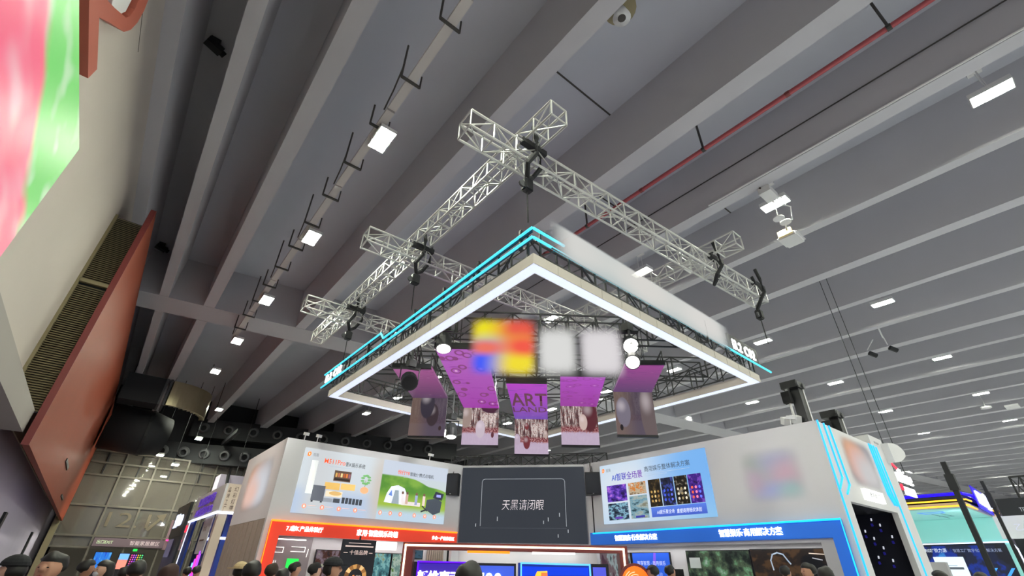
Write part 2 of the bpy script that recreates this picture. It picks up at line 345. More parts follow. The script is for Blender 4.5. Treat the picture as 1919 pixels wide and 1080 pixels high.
# silver elbow duct, dark straight run beside it
t = thing('silver_duct_elbow', 'curved bare steel air duct under the far ceiling bay', 'air duct', (2, 37, 11))
arc = [(.9+2.6*math.sin(a), 39.6-2.6*math.cos(a)) for a in [i*PI/2/14 for i in range(15)]]
m = MB()
for (xa, ya), (xb, yb) in zip(arc, arc[1:]): m.hexa([(xa, ya, 10.35), (xb, yb, 10.35), (xb-.3, yb+.3, 10.35), (xa-.1, ya+.4, 10.35), (xa, ya, 11.95), (xb, yb, 11.95), (xb-.3, yb+.3, 11.95), (xa-.1, ya+.4, 11.95)])
bmesh.ops.remove_doubles(m.b, verts=m.b.verts, dist=.001); m.done('bend', M['steel'], t)
MB().box(-1.6, 37, 10.3, .5, 38.6, 11.98).done('duct_run', M['duct'], t)
for x in (.45, .7): MB().box(x, 36.93, 10.28, x+.12, 38.7, 11.99).done('flange', M['nozzle'], t)
t = thing('black_round_duct', 'fat black round duct over the glass wall', 'air duct', (0, 40, 8.2))
MB().tube([(-1.6, 40.6, 9.3), (.6, 40.6, 9.15), (1.7, 40.8, 9.1)], [1.45, 1.45, 1.2], 20).done('duct_body', M['duct'], t, True)
MB().tube([(.5, 40.6, 9.15), (.65, 40.6, 9.15)], 1.5, 20).done('flange', M['dark'], t)
for x in (-1.5, 1): stick('hanger_rod', (x, 40.6, 10), (x, 40.6, 14.2), .03, M['dark'], t)
# ================================================================ LAMPS
def lamp_mesh():
    t = thing('ceiling_lamp', '', 'ceiling lamp', (0, 0, 12.3), 'ceiling lamp panels')
    MB().box(-.22, -.42, 12.29, .22, .42, 12.40).done('housing', M['white'], t)
    for s in (-1, 1): MB().box(s*.105-.085, -.4, 12.286, s*.105+.085, .4, 12.30).done('light_panel', E_['lamp'], t)
    for s in (-1, 1): MB().box(s*.21-.01, -.42, 12.25, s*.21+.01, .42, 12.29).done('rim', M['white'], t); MB().box(-.22, s*.41-.01, 12.25, .22, s*.41+.01, 12.29).done('rim', M['white'], t)  # rims added below the panels to cut grazing light on the ribs
    for a in (-.15, .15): stick('rod', (a, 0, 12.4), (a, 0, 14.15), .015, M['white'], t)
    MB().box(-.2, -.15, 13.2, .2, .15, 13.35).done('driver_box', M['white'], t)
    return t
proto = None
RN = ['first', 'second', 'third', 'fourth', 'fifth', 'sixth', 'seventh', 'eighth', 'ninth', 'tenth']
for i, x in enumerate(ROWS):
    ys = [-1.85+BAY*k for k in range(0, 8)]
    if i > 2: ys = ys[1:6]
    if i > 6: ys = ys[1:4]
    for j, y in enumerate(ys):
        lab = 'twin panel ceiling lamp, %s along in the %s row right of the trusses' % (ORD[j], RN[i])
        if proto is None: proto = lamp_mesh(); o = proto
        else: o = copy_tree(proto, (0, 0, 0))
        o.location = (x, y, 12.3); o['label'] = lab
# row on the cable tray
tl = thing('ceiling_lamp', '', 'ceiling lamp', (2.42, -2.3, 11.2), 'lamps on the cable tray')
MB().box(2.2, -2.72, 11.19, 2.64, -1.88, 11.3).done('housing', M['white'], tl)
for s in (-1, 1): MB().box(2.42+s*.105-.09, -2.7, 11.186, 2.42+s*.105+.09, -1.9, 11.2).done('light_panel', E_['lamp'], tl)
for y in (-2.6, -2.0): stick('arm', (2.22, y, 11.3), (2.22, y, 11.48), .02, M['hang'], tl)
TY = [-2.3, 3.17, 8.66, 14.15, 19.8, 25.2, 30.75]
for j, y in enumerate(TY):
    o = tl if j == 0 else copy_tree(tl, (0, y+2.3, 0)); o['label'] = 'square twin panel lamp under the cable tray, %s from the camera' % ORD[j]
for j, (x, y, z) in enumerate(((4.5, 42.4, 11.95), (4.0, 44, 9.9), (2.0, 44, 8.4), (3.1, 43.5, 7.8))):
    o = copy_tree(tl, (x-2.42, y+2.3, z-11.2)); o['group'] = 'lamps before the end wall'
    o['label'] = ['bright lamp at the end of a rib by the silver duct', 'bright lamp hanging under the upper nozzle row', 'bright lamp hanging just over the glass wall top', 'small bright lamp low before the glass wall'][j]
    stick('drop_rod', (x-.2, y, z), (x-.2, y, 14.1), .02, M['dark'], o)
# cable tray with hangers
t = thing('cable_tray', 'pale steel cable tray hung along the ceiling above the square lamps', 'cable tray', (2.23, -6, 11.4))
for i in range(9):
    y0 = -6+i*3.46; MB().box(2.13, y0, 11.36, 2.34, y0+3.4, 11.46).done('tray_section', M['tray'], t)
y = -5.2; i = 0
while y < 24:
    MB().box(1.98, y-.03, 11.31, 2.46, y+.03, 11.36).done('cross_bar', M['hang'], t)
    stick('hanger_rod', (1.98, y, 11.31), (1.98, y, 12.05+.5*(i % 2)), .025, M['hang'], t); stick('hanger_rod', (2.46, y, 11.31), (2.46, y, 11.75), .02, M['hang'], t)
    if i % 2: MB().tube([(1.98, y, 11.75), (2.05, y+.6, 11.55), (2.1, y+1.2, 11.46)], .02, 5).done('cable', M['hang'], t)
    y += 1.71; i += 1
MB().tube([(2.23, 23.2, 11.4), (2.3, 23.5, 11.7), (2.3, 23.66, 11.95), (2.3, 25.7, 11.96), (2.25, 26, 11.5)], .04, 6).done('cable_drop', M['tray'], t)
# sprinkler pipe
t = thing('sprinkler_pipe', 'long red sprinkler pipe hung along the ceiling', 'pipe', (10.75, 0, 12.9))
MB().tube([(10.75, -8, 12.9), (10.75, 24, 12.9)], .07, 10).done('pipe_run', M['pipe'], t, True)
for k in range(6):
    y = -5.7+k*4.9; stick('hanger_rod', (10.75, y, 12.9), (10.72, y, 14.15), .035, M['hang'], t); MB().tube([(10.75, y-.05, 12.9), (10.75, y+.05, 12.9)], .085, 10).done('clamp', M['hang'], t)
    MB().tube([(10.75, y+2.3, 12.9), (10.75, y+2.42, 12.9)], .082, 10).done('coupling', M['redtrim'], t)
t = thing('conduit', 'thin white conduit along the edge of a ceiling rib', 'conduit', (12.2, 0, 12))
MB().tube([(12.2, -10, 12.03), (12.2, 5, 12.03)], .03, 6).done('conduit_run', M['white'], t)
t = thing('conduit', 'thin dark conduit high on the ceiling rib beside the red pipe', 'conduit', (12.15, 0, 13))
MB().tube([(12.165, -10, 13.0), (12.165, 22, 13.0)], .02, 6).done('conduit_run', M['hang'], t)
# devices on the ceiling
t = thing('round_ceiling_horn', 'round white ceiling horn in a bronze ring beside a rib', 'loudspeaker', (5.19, 2.9, 12.3))
MB().tube([(5.25, 2.9, 12.5), (5.25, 2.9, 12.1)], [.1, .2], 16).done('horn', M['apwhite'], t, True); MB().tube([(5.25, 2.9, 12.52), (5.25, 2.9, 12.45)], .36, 18).done('ring', M['louvre'], t)
MB().tube([(5.25, 2.9, 12.12), (5.25, 2.9, 12.09)], .09, 12).done('cone', M['hang'], t); stick('stem', (5.25, 2.9, 12.5), (5.25, 2.9, 14.15), .05, M['dark'], t)
for i, y in enumerate((11.07, 23.4)):
    t = thing('dark_spot_fixture', ['dark box fixture on the ceiling over the red hooked sign', 'dark box fixture on the ceiling just past the red enclosure top'][i], 'fixture', (-2.0, y, 13.9), 'dark fixtures along the wall')
    MB().bar((-2.15, y-.05, 13.95), (-1.75, y+.08, 13.9), .22, .2).done('housing', M['black'], t); MB().box(-2.1, y-.1, 13.98, -1.85, y+.1, 14.15).done('mount', M['dark'], t)
    MB().tube([(-1.76, y+.08, 13.9), (-1.66, y+.12, 13.88)], .09, 10).done('lens', M['rubber'], t)
t = thing('antenna_bracket', 'white ceiling box with four rods above the second lamp of the right row', 'bracket', (12.9, 3.5, 11.9))
MB().box(12.65, 3.25, 11.78, 13.25, 3.6, 12.0).done('junction_box', M['apwhite'], t)
for k in range(4): stick('rod', (13.2, 3.28+.09*k, 11.85), (13.75, 3.3+.09*k, 12.1), .025, M['apwhite'], t)
stick('clamp_rod', (12.75, 3.5, 11.99), (12.6, 3.5, 11.99), .03, M['hang'], t); MB().tube([(13.2, 3.6, 11.9), (13.9, 3.2, 11.75), (14.4, 3.4, 11.6)], .02, 5).done('cable', M['apwhite'], t)
t = thing('wireless_access_point', 'white rounded access point with two discs hung on a rib', 'access point', (15.2, 3.9, 11.5))
b = MB(); b.box(14.75, 3.5, 11.35, 15.6, 4.15, 11.5); bmesh.ops.bevel(b.b, geom=b.b.edges[:], offset=.07, segments=3, affect='EDGES'); b.done('cover', M['apwhite'], t)
MB().box(14.72, 3.62, 11.4, 14.82, 4.05, 11.62).done('mount_plate', mat('warm_plate', '#e3cf9a', .5), t)
for (x, y) in ((14.0, 3.66), (14.35, 3.6)): MB().tube([(x, y, 11.62), (x, y, 11.58)], .17, 16).done('antenna_disc', M['apwhite'], t)
stick('stem', (14.9, 3.85, 11.5), (15.85, 3.85, 12.0), .04, M['apwhite'], t); stick('stem', (14.3, 3.6, 11.62), (14.9, 3.8, 11.55), .03, M['apwhite'], t); MB().tube([(14.0, 3.66, 11.64), (13.9, 3.6, 12.2), (13.6, 3.5, 12.35)], .02, 5).done('cable', M['apwhite'], t)
for i, (x, y, z, lab) in enumerate(((28.4, 4.75, 11.9, 'camera cluster with dark lenses under a rib'), (46.2, 2.7, 11.7, 'white flat panel device hung far along the ceiling'), (45.2, 3.9, 11.7, 'small pale disc device hung by the fourth lamp row'))):
    t = thing('ceiling_device', lab, 'device', (x, y, z))
    if i == 0:
        for dy in (0, .9): MB().tube([(x, y+dy, 11.6), (x+.25, y+dy-.2, 11.45)], .12, 10).done('camera', M['black'], t); stick('arm', (x-.2, y+dy, 11.7), (x-.4, y+dy*.5, 12.1), .03, M['apwhite'], t)
        stick('arm', (x-.5, y, 12.0), (x-1.8, y-.2, 12.6), .04, M['apwhite'], t); MB().tube([(x-1.8, y, 12.6), (x-1.7, y+3, 12.05), (x-1.7, y+9, 12.0)], .03, 5).done('cable', M['apwhite'], t)
    else:
        MB().box(x-.45, y-.35, z, x+.45, y+.35, z+.12).done('cover', M['apwhite'], t) if i == 1 else MB().tube([(x, y, z), (x, y, z+.1)], .3, 14).done('cover', M['apwhite'], t)
        stick('stem', (x, y, z+.1), (x, y, 14.15), .03, M['apwhite'], t)
# ================================================================ ROOF TRUSSES (silver box truss)
def box_truss(label, p, q, wd, ht, bays, m, r, rb, name='box_truss', group=None, cat='truss', end_plate=True, faces='stbl', kind='tube'):
    p, q = Vector(p), Vector(q); d = (q-p).normalized(); a = d.cross(Vector((0, 0, 1))).normalized()*wd/2; up = Vector((0, 0, ht))
    t = thing(name, label, cat, tuple((p+q)/2), group)
    c = [lambda s: p+(q-p)*s-a, lambda s: p+(q-p)*s+a, lambda s: p+(q-p)*s+a+up, lambda s: p+(q-p)*s-a+up]
    for f in c: stick('chord', f(0), f(1), r, m, t, kind)
    prs = {'b': (0, 1), 's': (1, 2), 't': (2, 3), 'l': (3, 0)}
    for key in faces:
        i, j = prs[key]
        for k_ in range(bays+1):
            s = k_/bays; stick('post', c[i](s), c[j](s), rb*1.35, m, t, kind)
            if k_ < bays:
                A, B = (c[i], c[j]) if (k_+i) % 2 else (c[j], c[i]); stick('brace', A(s), B((k_+1)/bays), rb, m, t, kind)
    return t
AL = M['alu']; G1 = 'silver trusses under the hall ceiling'
for (y, x0, x1, dy, lab) in ((4.85, 2.70, 12.62, -.38, 'long silver box truss nearest the camera, over the near corner of the canopy'), (9.12, 2.70, 12.9, -.3, 'silver box truss crossing the middle of the roof grid'), (13.4, 2.64, 12.9, -.25, 'short looking silver box truss at the far end of the roof grid')):
    box_truss(lab, (x0, y, 8.2), (x1, y+dy, 8.2), .40, .40, 20, AL, .026, .013, group=G1)
for (x, y0, y1, lab) in ((4.08, 3.85, 16.75, 'silver box truss running away above the neon edge of the canopy'), (10.22, 3.7, 16.7, 'silver box truss crossing over the far right end of the roof grid')):
    box_truss(lab, (x, y0, 8.68), (x, y1, 8.68), .38, .38, 26, AL, .026, .013, group=G1)
# straps, hoists and chains at the crossings
HO = [(4.12, 4.8, 'near corner'), (4.12, 9.08, 'middle left crossing'), (4.12, 13.35, 'far left crossing'), (12.3, 4.48, 'right end'), (10.22, 4.56, 'right crossing')]
for i, (x, y, lab) in enumerate(HO):
    t = thing('chain_hoist', 'black chain hoist and strap at the %s of the silver trusses' % lab, 'hoist', (x, y, 8.0), 'chain hoists on the trusses')
    for (dx, dy) in ((.27, 0), (-.05, -.25)):
        MB().tube([(x+dx, y+dy, 9.12), (x+dx+.05, y+dy-.03, 8.8), (x+dx+.02, y+dy-.06, 8.35), (x+dx-.1, y+dy+.05, 8.1), (x, y, 7.95)], .05, 6).done('strap', M['strap'], t)
    MB().box(x-.3, y-.25, 8.56, x+.3, y-.13, 8.68).done('clamp_bar', M['black'], t)
    if i < 4:
        m = MB(); m.box(x-.1, y-.08, 7.62, x+.1, y+.08, 7.9); bmesh.ops.bevel(m.b, geom=m.b.edges[:], offset=.025, segments=2, affect='EDGES'); m.done('motor', M['black'], t)
        MB().tube([(x-.14, y-.04, 7.72), (x-.14, y-.0, 7.72)], .07, 10).done('pulley', M['nozzle'], t)
        stick('chain', (x, y, 7.62), (x+.02, y, 6.9), .014, M['dark'], t)
# ================================================================ CANOPY
PC, PR, PL, PF = Vector((4.18, 4.71, 0)), Vector((12.48, 5.0, 0)), Vector((4.15, 14.1, 0)), Vector((12.47, 14.25, 0))
cen = (PC+PR+PL+PF)/4
cp = thing('canopy_light_frame', 'big square white light frame hanging in the middle of the hall', 'canopy', (cen.x, cen.y, 6.0))
def inset(p, k, z):
    q = Vector((p.x+k*(1 if p.x < cen.x else -1), p.y+k*(1 if p.y < cen.y else -1), z)); return q
for A, B in ((PC, PR), (PR, PF), (PF, PL), (PL, PC)):
    for nm, k0, k1 in (('outer_skin', 0, .012), ('inner_skin', .228, .24)):
        m = MB(); m.hexa([inset(A, k0, 6.0), inset(B, k0, 6.0), inset(B, k1, 6.0), inset(A, k1, 6.0), inset(A, k0, 6.2), inset(B, k0, 6.2), inset(B, k1, 6.2), inset(A, k1, 6.2)]); m.done(nm, M['beige'], cp)
    m = MB(); m.hexa([inset(A, .012, 6.004), inset(B, .012, 6.004), inset(B, .228, 6.004), inset(A, .228, 6.004), inset(A, .012, 6.02), inset(B, .012, 6.02), inset(B, .228, 6.02), inset(A, .228, 6.02)]); m.done('diffuser', E_['diff'], cp)
    n = 14
    for i in range(1, n):      # fabric folds along the outer skin
        s = i/n; p = inset(A, -.004, 6.02).lerp(inset(B, -.004, 6.02), s); stick('fold', p, p+Vector((0, 0, .17)), .006, M['beige'], cp)
# black truss carrying the frame
BK = M['black']; G2 = 'black trusses of the hanging canopy'
def off(p, k, z): q = inset(p, k, z); return q
for A, B, lab in ((PC, PR, 'black truss above the light frame, behind the white frosted sign'), (PL, PC, 'black truss above the light frame, carrying the long blue neon lines'), (PF, PL, 'black truss above the far left side of the light frame'), (PR, PF, 'black truss above the far right side of the light frame')):
    box_truss(lab, off(A, .17, 6.22), off(B, .17, 6.22), .3, .55, 11, BK, .03, .022, 'canopy_truss', G2, faces='sl', kind='box')
# inner trusses
for (p, q, z, n, lab) in (((4.55, 8.9), (9.9, 4.98), 6.3, 10, 'black truss crossing diagonally under the canopy behind the colour tile sign'),
                          ((4.5, 12.2), (12.1, 6.3), 6.35, 10, 'black truss crossing diagonally over the hanging screens'),
                          ((6.2, 13.9), (12.2, 8.0), 6.35, 7, 'black truss crossing the far side of the canopy behind the hanging screens'),
                          ((4.5, 9.8), (7.0, 13.6), 6.3, 6, 'black truss running along the leftmost hanging screen')):
    box_truss(lab, (p[0], p[1], z), (q[0], q[1], z), .34, .58, n, BK, .032, .024, 'inner_truss', G2, faces='sl', kind='box')
# neon contour signs
FL = Fr((4.15, 0, 0), (0, -1, 0)); FL.n = Vector((-1, 0, 0))
nl = thing('neon_outline_left', 'pair of cyan neon lines with a kink along the left canopy edge', 'neon sign', (4.15, 10, 6.5))
P_ = lambda y, z: (4.13, y, z)
def neon(name, pts, r, m, parent): return MB().tube(pts, r, 6).done(name, m, parent)
neon('neon_tube', [P_(4.68, 6.5), P_(14.95, 6.5)], .026, E_['cyan'], nl)
neon('neon_tube', [P_(4.68, 6.7), P_(10.5, 6.66)], .026, E_['cyan'], nl); neon('neon_tube', [P_(10.5, 6.66), P_(10.72, 6.88)], .026, E_['cyan'], nl); neon('neon_tube', [P_(10.72, 6.88), P_(14.85, 6.9)], .026, E_['cyan'], nl)
M['rail'] = mat('neon_halo_strip', '#0d3f55', .5)  # teal paint on an added backing strip stands in for the neon's halo
for z0, y1 in ((6.46, 14.95), (6.62, 10.5)): MB().box(4.145, 4.7, z0, 4.165, y1, z0+.085).done('neon_halo_strip', M['rail'], nl)
MB().box(4.145, 10.7, 6.85, 4.165, 14.85, 6.935).done('neon_halo_strip', M['rail'], nl)
for i in range(8): MB().box(4.14, 5+1.3*i, 6.42, 4.19, 5.06+1.3*i, 6.86).done('backing_post', BK, nl)
MB().box(4.15, 13.1, 6.46, 4.19, 14.75, 6.86).done('number_board', BK, nl)
FLs = Fr((4.14, 14.62, 6.56), (0, -1, 0)); FLs.n = Vector((-1, 0, 0))
letters(FLs, '13.2 C02', 0, 0, 1.35, .25, E_['white'], nl, .02, .012, .03)
drr = (PR-PC).normalized()
nr = thing('neon_outline_right', 'cyan neon line with a lit hall number along the right canopy edge', 'neon sign', (9, 4.8, 6.5))
Q = lambda s, z, o=.03: PC+drr*s+Vector((drr.y, -drr.x, 0))*o+Vector((0, 0, z))
neon('neon_tube', [Q(-.03, 6.5), Q(9.15, 6.5)], .026, E_['cyan'], nr); neon('neon_tube', [Q(-.03, 6.7), Q(.75, 6.7)], .026, E_['cyan'], nr)
FRs = Fr(Q(7.0, 6.56, .03), drr)
FRs.rect('number_board', -.15, -.04, 1.5, .42, BK, nr, -.05, -.01)
letters(FRs, '13.2 C02', .05, .03, 1.28, .28, E_['white'], nr, .0, .012, .03)
sg = thing('frosted_canopy_sign', 'long soft white frosted sign along the right edge of the canopy', 'sign', tuple(Q(3.5, 6.7)))
fr = Fr(Q(0, 0, .06), drr)
fr.rect('frosted_panel', .25, 6.40, 6.95, 7.12, soft('frost_white', '#a9bcbf', [(.5, .62, .62, .55, '#d3d6d2'), (.12, .6, .1, .5, '#d8d8d4'), (.45, .6, .12, .5, '#dcdad5'), (.8, .6, .14, .5, '#dedcd8')], .97, .13, .95), sg, 0, .02, True)
fr.rect('rail', .4, 6.47, 6.8, 6.5, BK, sg, -.03, -.01)
# main colour sign
mp = Vector((6.118, 7.669, 0)); me_ = Vector((.783, -.622, 0))
fl = Fr(mp-Vector((.622, .783, 0))*.30, me_)
ms = thing('colour_tile_sign', 'hanging sign of a soft red, yellow and blue tile with two white glyph blocks', 'sign', tuple(fl.p(.7, 5.9)))
fl.rect('colour_tile', -1.02, 5.16, .62, 6.68, soft('tile_colours', '#e08a5a', [(.3, .76, .36, .36, '#f2e52a'), (.76, .80, .32, .34, '#ee5f4e'), (.28, .2, .34, .34, '#4a62ff'), (.74, .22, .32, .34, '#f7e23a'), (.78, .5, .26, .14, '#f8604e'), (.26, .47, .26, .1, '#f07a6a')], 1.0, .24, .95), ms, 0, .03, True)
fl.rect('glyph_block', .5, 5.16, 1.52, 6.5, soft('glyph_one', '#b9b9b7', [(.5, .5, .6, .6, '#e0e0de')], 1.0, .32, .95), ms, 0, .03, True)
fl.rect('glyph_block', 1.44, 5.16, 2.56, 6.5, soft('glyph_two', '#b9b0bb', [(.5, .5, .6, .6, '#e2dee0')], 1.0, .3, .95), ms, 0, .03, True)
for u in (-.5, .2, 1.0, 2.0): stick('hanger_rod', fl.p(u, 6.4, -.04), fl.p(u, 6.75, -.2), .015, BK, ms)
# ---------------------------------------------------------------- hanging LED petals
def led_low(name, eggs, dim):
    k = N(name); u, v, uv = k.uv()
    tr = k.noise(1, 4, k.scaled(uv, (16, 2.2, 1)), .65); sp = k.noise(26, 3, uv, .6)
    trees = k.mix(k.step(tr, .42, .6), lin('#4d3335'), lin('#d9c9c4')); trees = k.mix(k.step(sp, .52, .64), trees, lin('#7e4642'))
    bush = k.mix(k.step(sp, .45, .6), lin('#6d2b33'), lin('#c48f90'))
    snow = k.mix(k.noise(9, 3, k.scaled(uv, (2, 1, 1))), lin('#b8a4bc'), lin('#c9b6cb'))
    e1 = k.step(k.math('ADD', v, k.math('MULTIPLY', k.math('SUBTRACT', sp, .5), .25)), .42, .5); e2 = k.step(k.math('ADD', v, k.math('MULTIPLY', k.math('SUBTRACT', sp, .5), .2)), .3, .33)
    c = k.mix(e2, snow, k.mix(e1, bush, trees))
    if dim: c = k.mix(.95, c, k.mix(k.step(u, .1, .6), lin('#6a5750'), lin('#4c4150')))
    for (a, b, ru, rv, h) in eggs:
        c = k.mix(k.ell(a, b, ru, rv, .07), c, lin(h)); 
        if ru > .05: c = k.mix(k.math('MULTIPLY', k.ell(a-ru*.25, b+rv*.4, ru*.5, rv*.3, .9), .35), c, lin('#f2e6ea'))
    return k.emit(c, .95)
def led_top(name, h0, h1, amt):
    k = N(name); u, v, uv = k.uv(); st = k.noise(1, 2, k.scaled(uv, (2, 30, 1)))
    c = k.mix(v, lin(h0), lin(h1)); c = k.mix(k.step(st, .55, .75), c, k.mix(.35, lin(h0), lin('#6a2f86')))
    x = k.n.new('ShaderNodeTexVoronoi'); x.inputs['Scale'].default_value = 3.4; k.t.links.new(k.scaled(uv, (1, 2.6, 1)), x.inputs[0])
    ring = k.math('MULTIPLY', k.math('MULTIPLY', k.step(x.outputs[0], .40, .36), k.step(x.outputs[0], .24, .29)), amt); c = k.mix(ring, c, lin('#7d3b66'))
    dot = k.math('MULTIPLY', k.step(x.outputs[0], .14, .09), amt); c = k.mix(dot, c, lin('#e9b6dc'))
    return k.emit(c, .95)
def petal(label, bl, br, zl, zb, tl, tr, mlow, mtop):
    t = thing('hanging_led_screen', label, 'screen', tuple((Vector(bl+(zl,))+Vector(br+(zl,)))/2), 'folded screens under the canopy')
    bl, br = Vector(bl+(0,)), Vector(br+(0,)); tl, tr = Vector(tl), Vector(tr)
    e = (br-bl).normalized(); n = Vector((e.y, -e.x, 0)); Z = Vector((0, 0, 1))
    f = Fr(bl+Z*zl, e); L = (br-bl).length
    f.rect('lower_screen', 0, 0, L, zb-zl, mlow, t, -.07, 0, True)
    f.rect('bottom_rail', -.01, -.06, L+.01, -.002, M['black'], t, -.09, .0)
    a, b = bl+Z*zb, br+Z*zb
    m = MB(); nn = (b-a).cross(tl-a).normalized()
    if nn.z < 0: nn = -nn
    m.hexa([a, b, tr, tl, a+nn*.07, b+nn*.07, tr+nn*.07, tl+nn*.07]); Lr = m.b.loops.layers.uv.new('UVMap'); 
    mp_ = {0: (0, 0), 1: (1, 0), 2: (1, 1), 3: (0, 1)}
    m.b.verts.ensure_lookup_table()
    for fc in m.b.faces:
        for l in fc.loops: l[Lr].uv = mp_[l.vert.index % 4] if l.vert.index >= 0 else (0, 0)
    m.b.verts.index_update()
    for fc in m.b.faces:
        for l in fc.loops: l[Lr].uv = mp_[l.vert.index % 4]
    m.done('upper_screen', mtop, t)
    MB().bar(tl+nn*.05, tr+nn*.05, .1, .12).done('top_bracket', M['black'], t)
    for s in (.02, .98):       # ladder of the carrying frame above each long edge
        p0, p1 = a.lerp(b, s)+nn*.1, tl.lerp(tr, s)+nn*.1
        stick('frame_rail', p0, p1, .03, M['black'], t, 'box'); stick('frame_rail', p0+Z*.3, p1+Z*.3, .03, M['black'], t, 'box')
        for k_ in range(9): q = p0.lerp(p1, k_/8); stick('frame_rung', q, q+Z*.3, .022, M['black'], t, 'box')
    stick('hanger_pole', a.lerp(b, .5)+nn*.06, a.lerp(b, .5)+Z*(6.7-zb), .02, M['black'], t, 'box')
    stick('cable', tl.lerp(tr, .5)+nn*.1, tl.lerp(tr, .5)+Z*1.0, .012, M['black'], t)
    return t, f, L, (a, b, tl, tr)
petal('leftmost folded screen, dim brown picture with a purple top', (5.862, 11.889), (6.639, 11.26), 4.745, 5.807, (4.5, 10.5, 5.95), (5.27, 9.87, 5.95), led_low('petal_low_a', [(.62, .55, .17, .3, '#3b2f35'), (.45, .85, .2, .4, '#35303c'), (.86, .2, .04, .06, '#3a2b2c')], True), led_top('petal_top_a', '#5d4260', '#a2568f', .1))
petal('second folded screen from the left, snowy trees with a white egg', (6.986, 10.903), (7.763, 10.273), 4.514, 5.524, (4.69, 8.75, 5.98), (5.6, 8.02, 5.98), led_low('petal_low_b', [(.1, .75, .14, .3, '#a08c84'), (.5, .42, .13, .24, '#c9b9c6'), (.84, .27, .04, .08, '#5e2c35'), (.8, 1.0, .3, .14, '#4b2c3c')], False), led_top('petal_top_b', '#a13ea8', '#b463c0', .8))
t3, f3, L3, q3 = petal('middle folded screen with brown capital letters on its purple top', (8.837, 10.877), (9.614, 10.247), 4.537, 5.551, (6.605, 8.496, 5.53), (7.382, 7.867, 5.53), led_low('petal_low_c', [(.36, .32, .1, .19, '#75343a'), (.36, .78, .06, .1, '#7c3a3c'), (.08, .4, .09, .16, '#bda9bd'), (.93, .55, .06, .12, '#b9a39c')], False), led_top('petal_top_c', '#6f4ab0', '#b83fc4', .05))
petal('fourth folded screen, pale egg beside a dark red ball on snow', (8.858, 8.92), (9.635, 8.291), 4.479, 5.505, (7.67, 7.68, 5.75), (8.54, 6.97, 5.75), led_low('petal_low_d', [(.78, .75, .2, .42, '#5c2b33'), (.6, .58, .11, .21, '#cdb5ae')], False), led_top('petal_top_d', '#9a3f9e', '#b24fc2', .35))
petal('rightmost folded screen, dim mauve picture with a silver egg', (9.387, 7.463), (10.164, 6.834), 4.568, 5.664, (9.055, 6.738, 6.124), (9.832, 6.108, 6.14), led_low('petal_low_e', [(.2, .52, .18, .35, '#77707f'), (.12, .16, .04, .07, '#231d22'), (.86, .5, .22, .7, '#66585a')], True), led_top('petal_top_e', '#62466f', '#a04a94', .05))
a, b, tl_, tr_ = q3
brown = glow('brown_screen_print', '#57303f', .9)
e1 = (b-a).normalized(); e2 = (tl_-a); Lq = e2.length; f3t = Fr(a-Vector((0, 0, .004)), e1, e2.normalized()); f3t.n = Vector((0, 0, -1))
text(f3t, 'ART', .02, Lq*.42, .96, Lq*.34, brown, t3, .004, .012); text(f3t, 'LAND', .02, Lq*.24, .96, Lq*.15, brown, t3, .004, .006)
# ---------------------------------------------------------------- stage lights
def stage_light(label, c, aim, on, rad=.17, ln=.34, top=None):
    c = Vector(c); aim = Vector(aim).normalized()
    t = thing('stage_light', label, 'stage light', tuple(c), 'stage lights under the canopy')
    MB().tube([c-aim*ln, c-aim*ln*.6, c], [rad*.7, rad, rad*1.02], 16).done('can', M['dark'], t)
    MB().tube([c-aim*.02, c+aim*.012], rad*.86, 16).done('lens', E_['par'] if on else M['rubber'], t)
    if on:
        for k_ in range(12):
            s = aim.orthogonal().normalized(); s = Matrix.Rotation(k_*PI/6, 3, aim) @ s; MB().ball(c+aim*.014+s*rad*.62, .022, 6, 4).done('led_bead', E_['par'], t)
    h = Vector((aim.y, -aim.x, 0)); h = h.normalized() if h.length > .1 else Vector((.78, -.62, 0))
    m = c-aim*ln*.5
    for s in (-1, 1): stick('yoke_arm', m+h*s*(rad+.03), m+h*s*(rad+.03)+Vector((0, 0, .3)), .022, M['black'], t, 'box')
    MB().bar(m+h*(rad+.05)+Vector((0, 0, .3)), m-h*(rad+.05)+Vector((0, 0, .3)), .08, .05).done('yoke_bridge', M['black'], t)
    MB().box(m.x-.1, m.y-.1, m.z+.32, m.x+.1, m.y+.1, m.z+.5).done('base', M['black'], t)
    stick('clamp', m+Vector((0, 0, .5)), m+Vector((0, 0, max(.62, 6.6-m.z))), .03, M['nozzle'], t)
    return t
toc = lambda u, z, d: tuple(fl.p(u, z, d))
dn = (-.25, -.3, -.9)
stage_light('lit round stage light hanging left of the colour tile', toc(-1.55, 5.88, -.1), (-.1, -.25, -.95), True, .18, .4)
stage_light('upper of two lit stage lights facing out right of the white glyphs', toc(2.68, 6.0, 0), (-.5, -.62, -.6), True, .19)
stage_light('lower of two lit stage lights facing out right of the white glyphs', toc(2.66, 5.58, .05), (-.6, -.4, -.7), True, .17)
stage_light('dark moving head before the purple top of the leftmost screen', (4.75, 9.9, 5.45), (-.2, -.7, -.6), False, .2, .42)
stage_light('lit small stage light between the two left screens', (7.5, 12.3, 5.05), (-.05, -.1, -1), True, .17, .4, 1.3)
stage_light('bare bright stage light beside the leftmost screen', (7.4, 12.6, 5.2), (-.5, -.6, -.55), True, .15, .3, 1.2)
stage_light('dark moving head hanging under the right side of the light frame', (11.6, 8.4, 5.35), (-.5, .3, -.8), False, .22, .45, .8)
stage_light('dark stage light behind the middle screen', (8.6, 11.9, 5.6), (-.2, -.3, -.9), False, .17, .36)
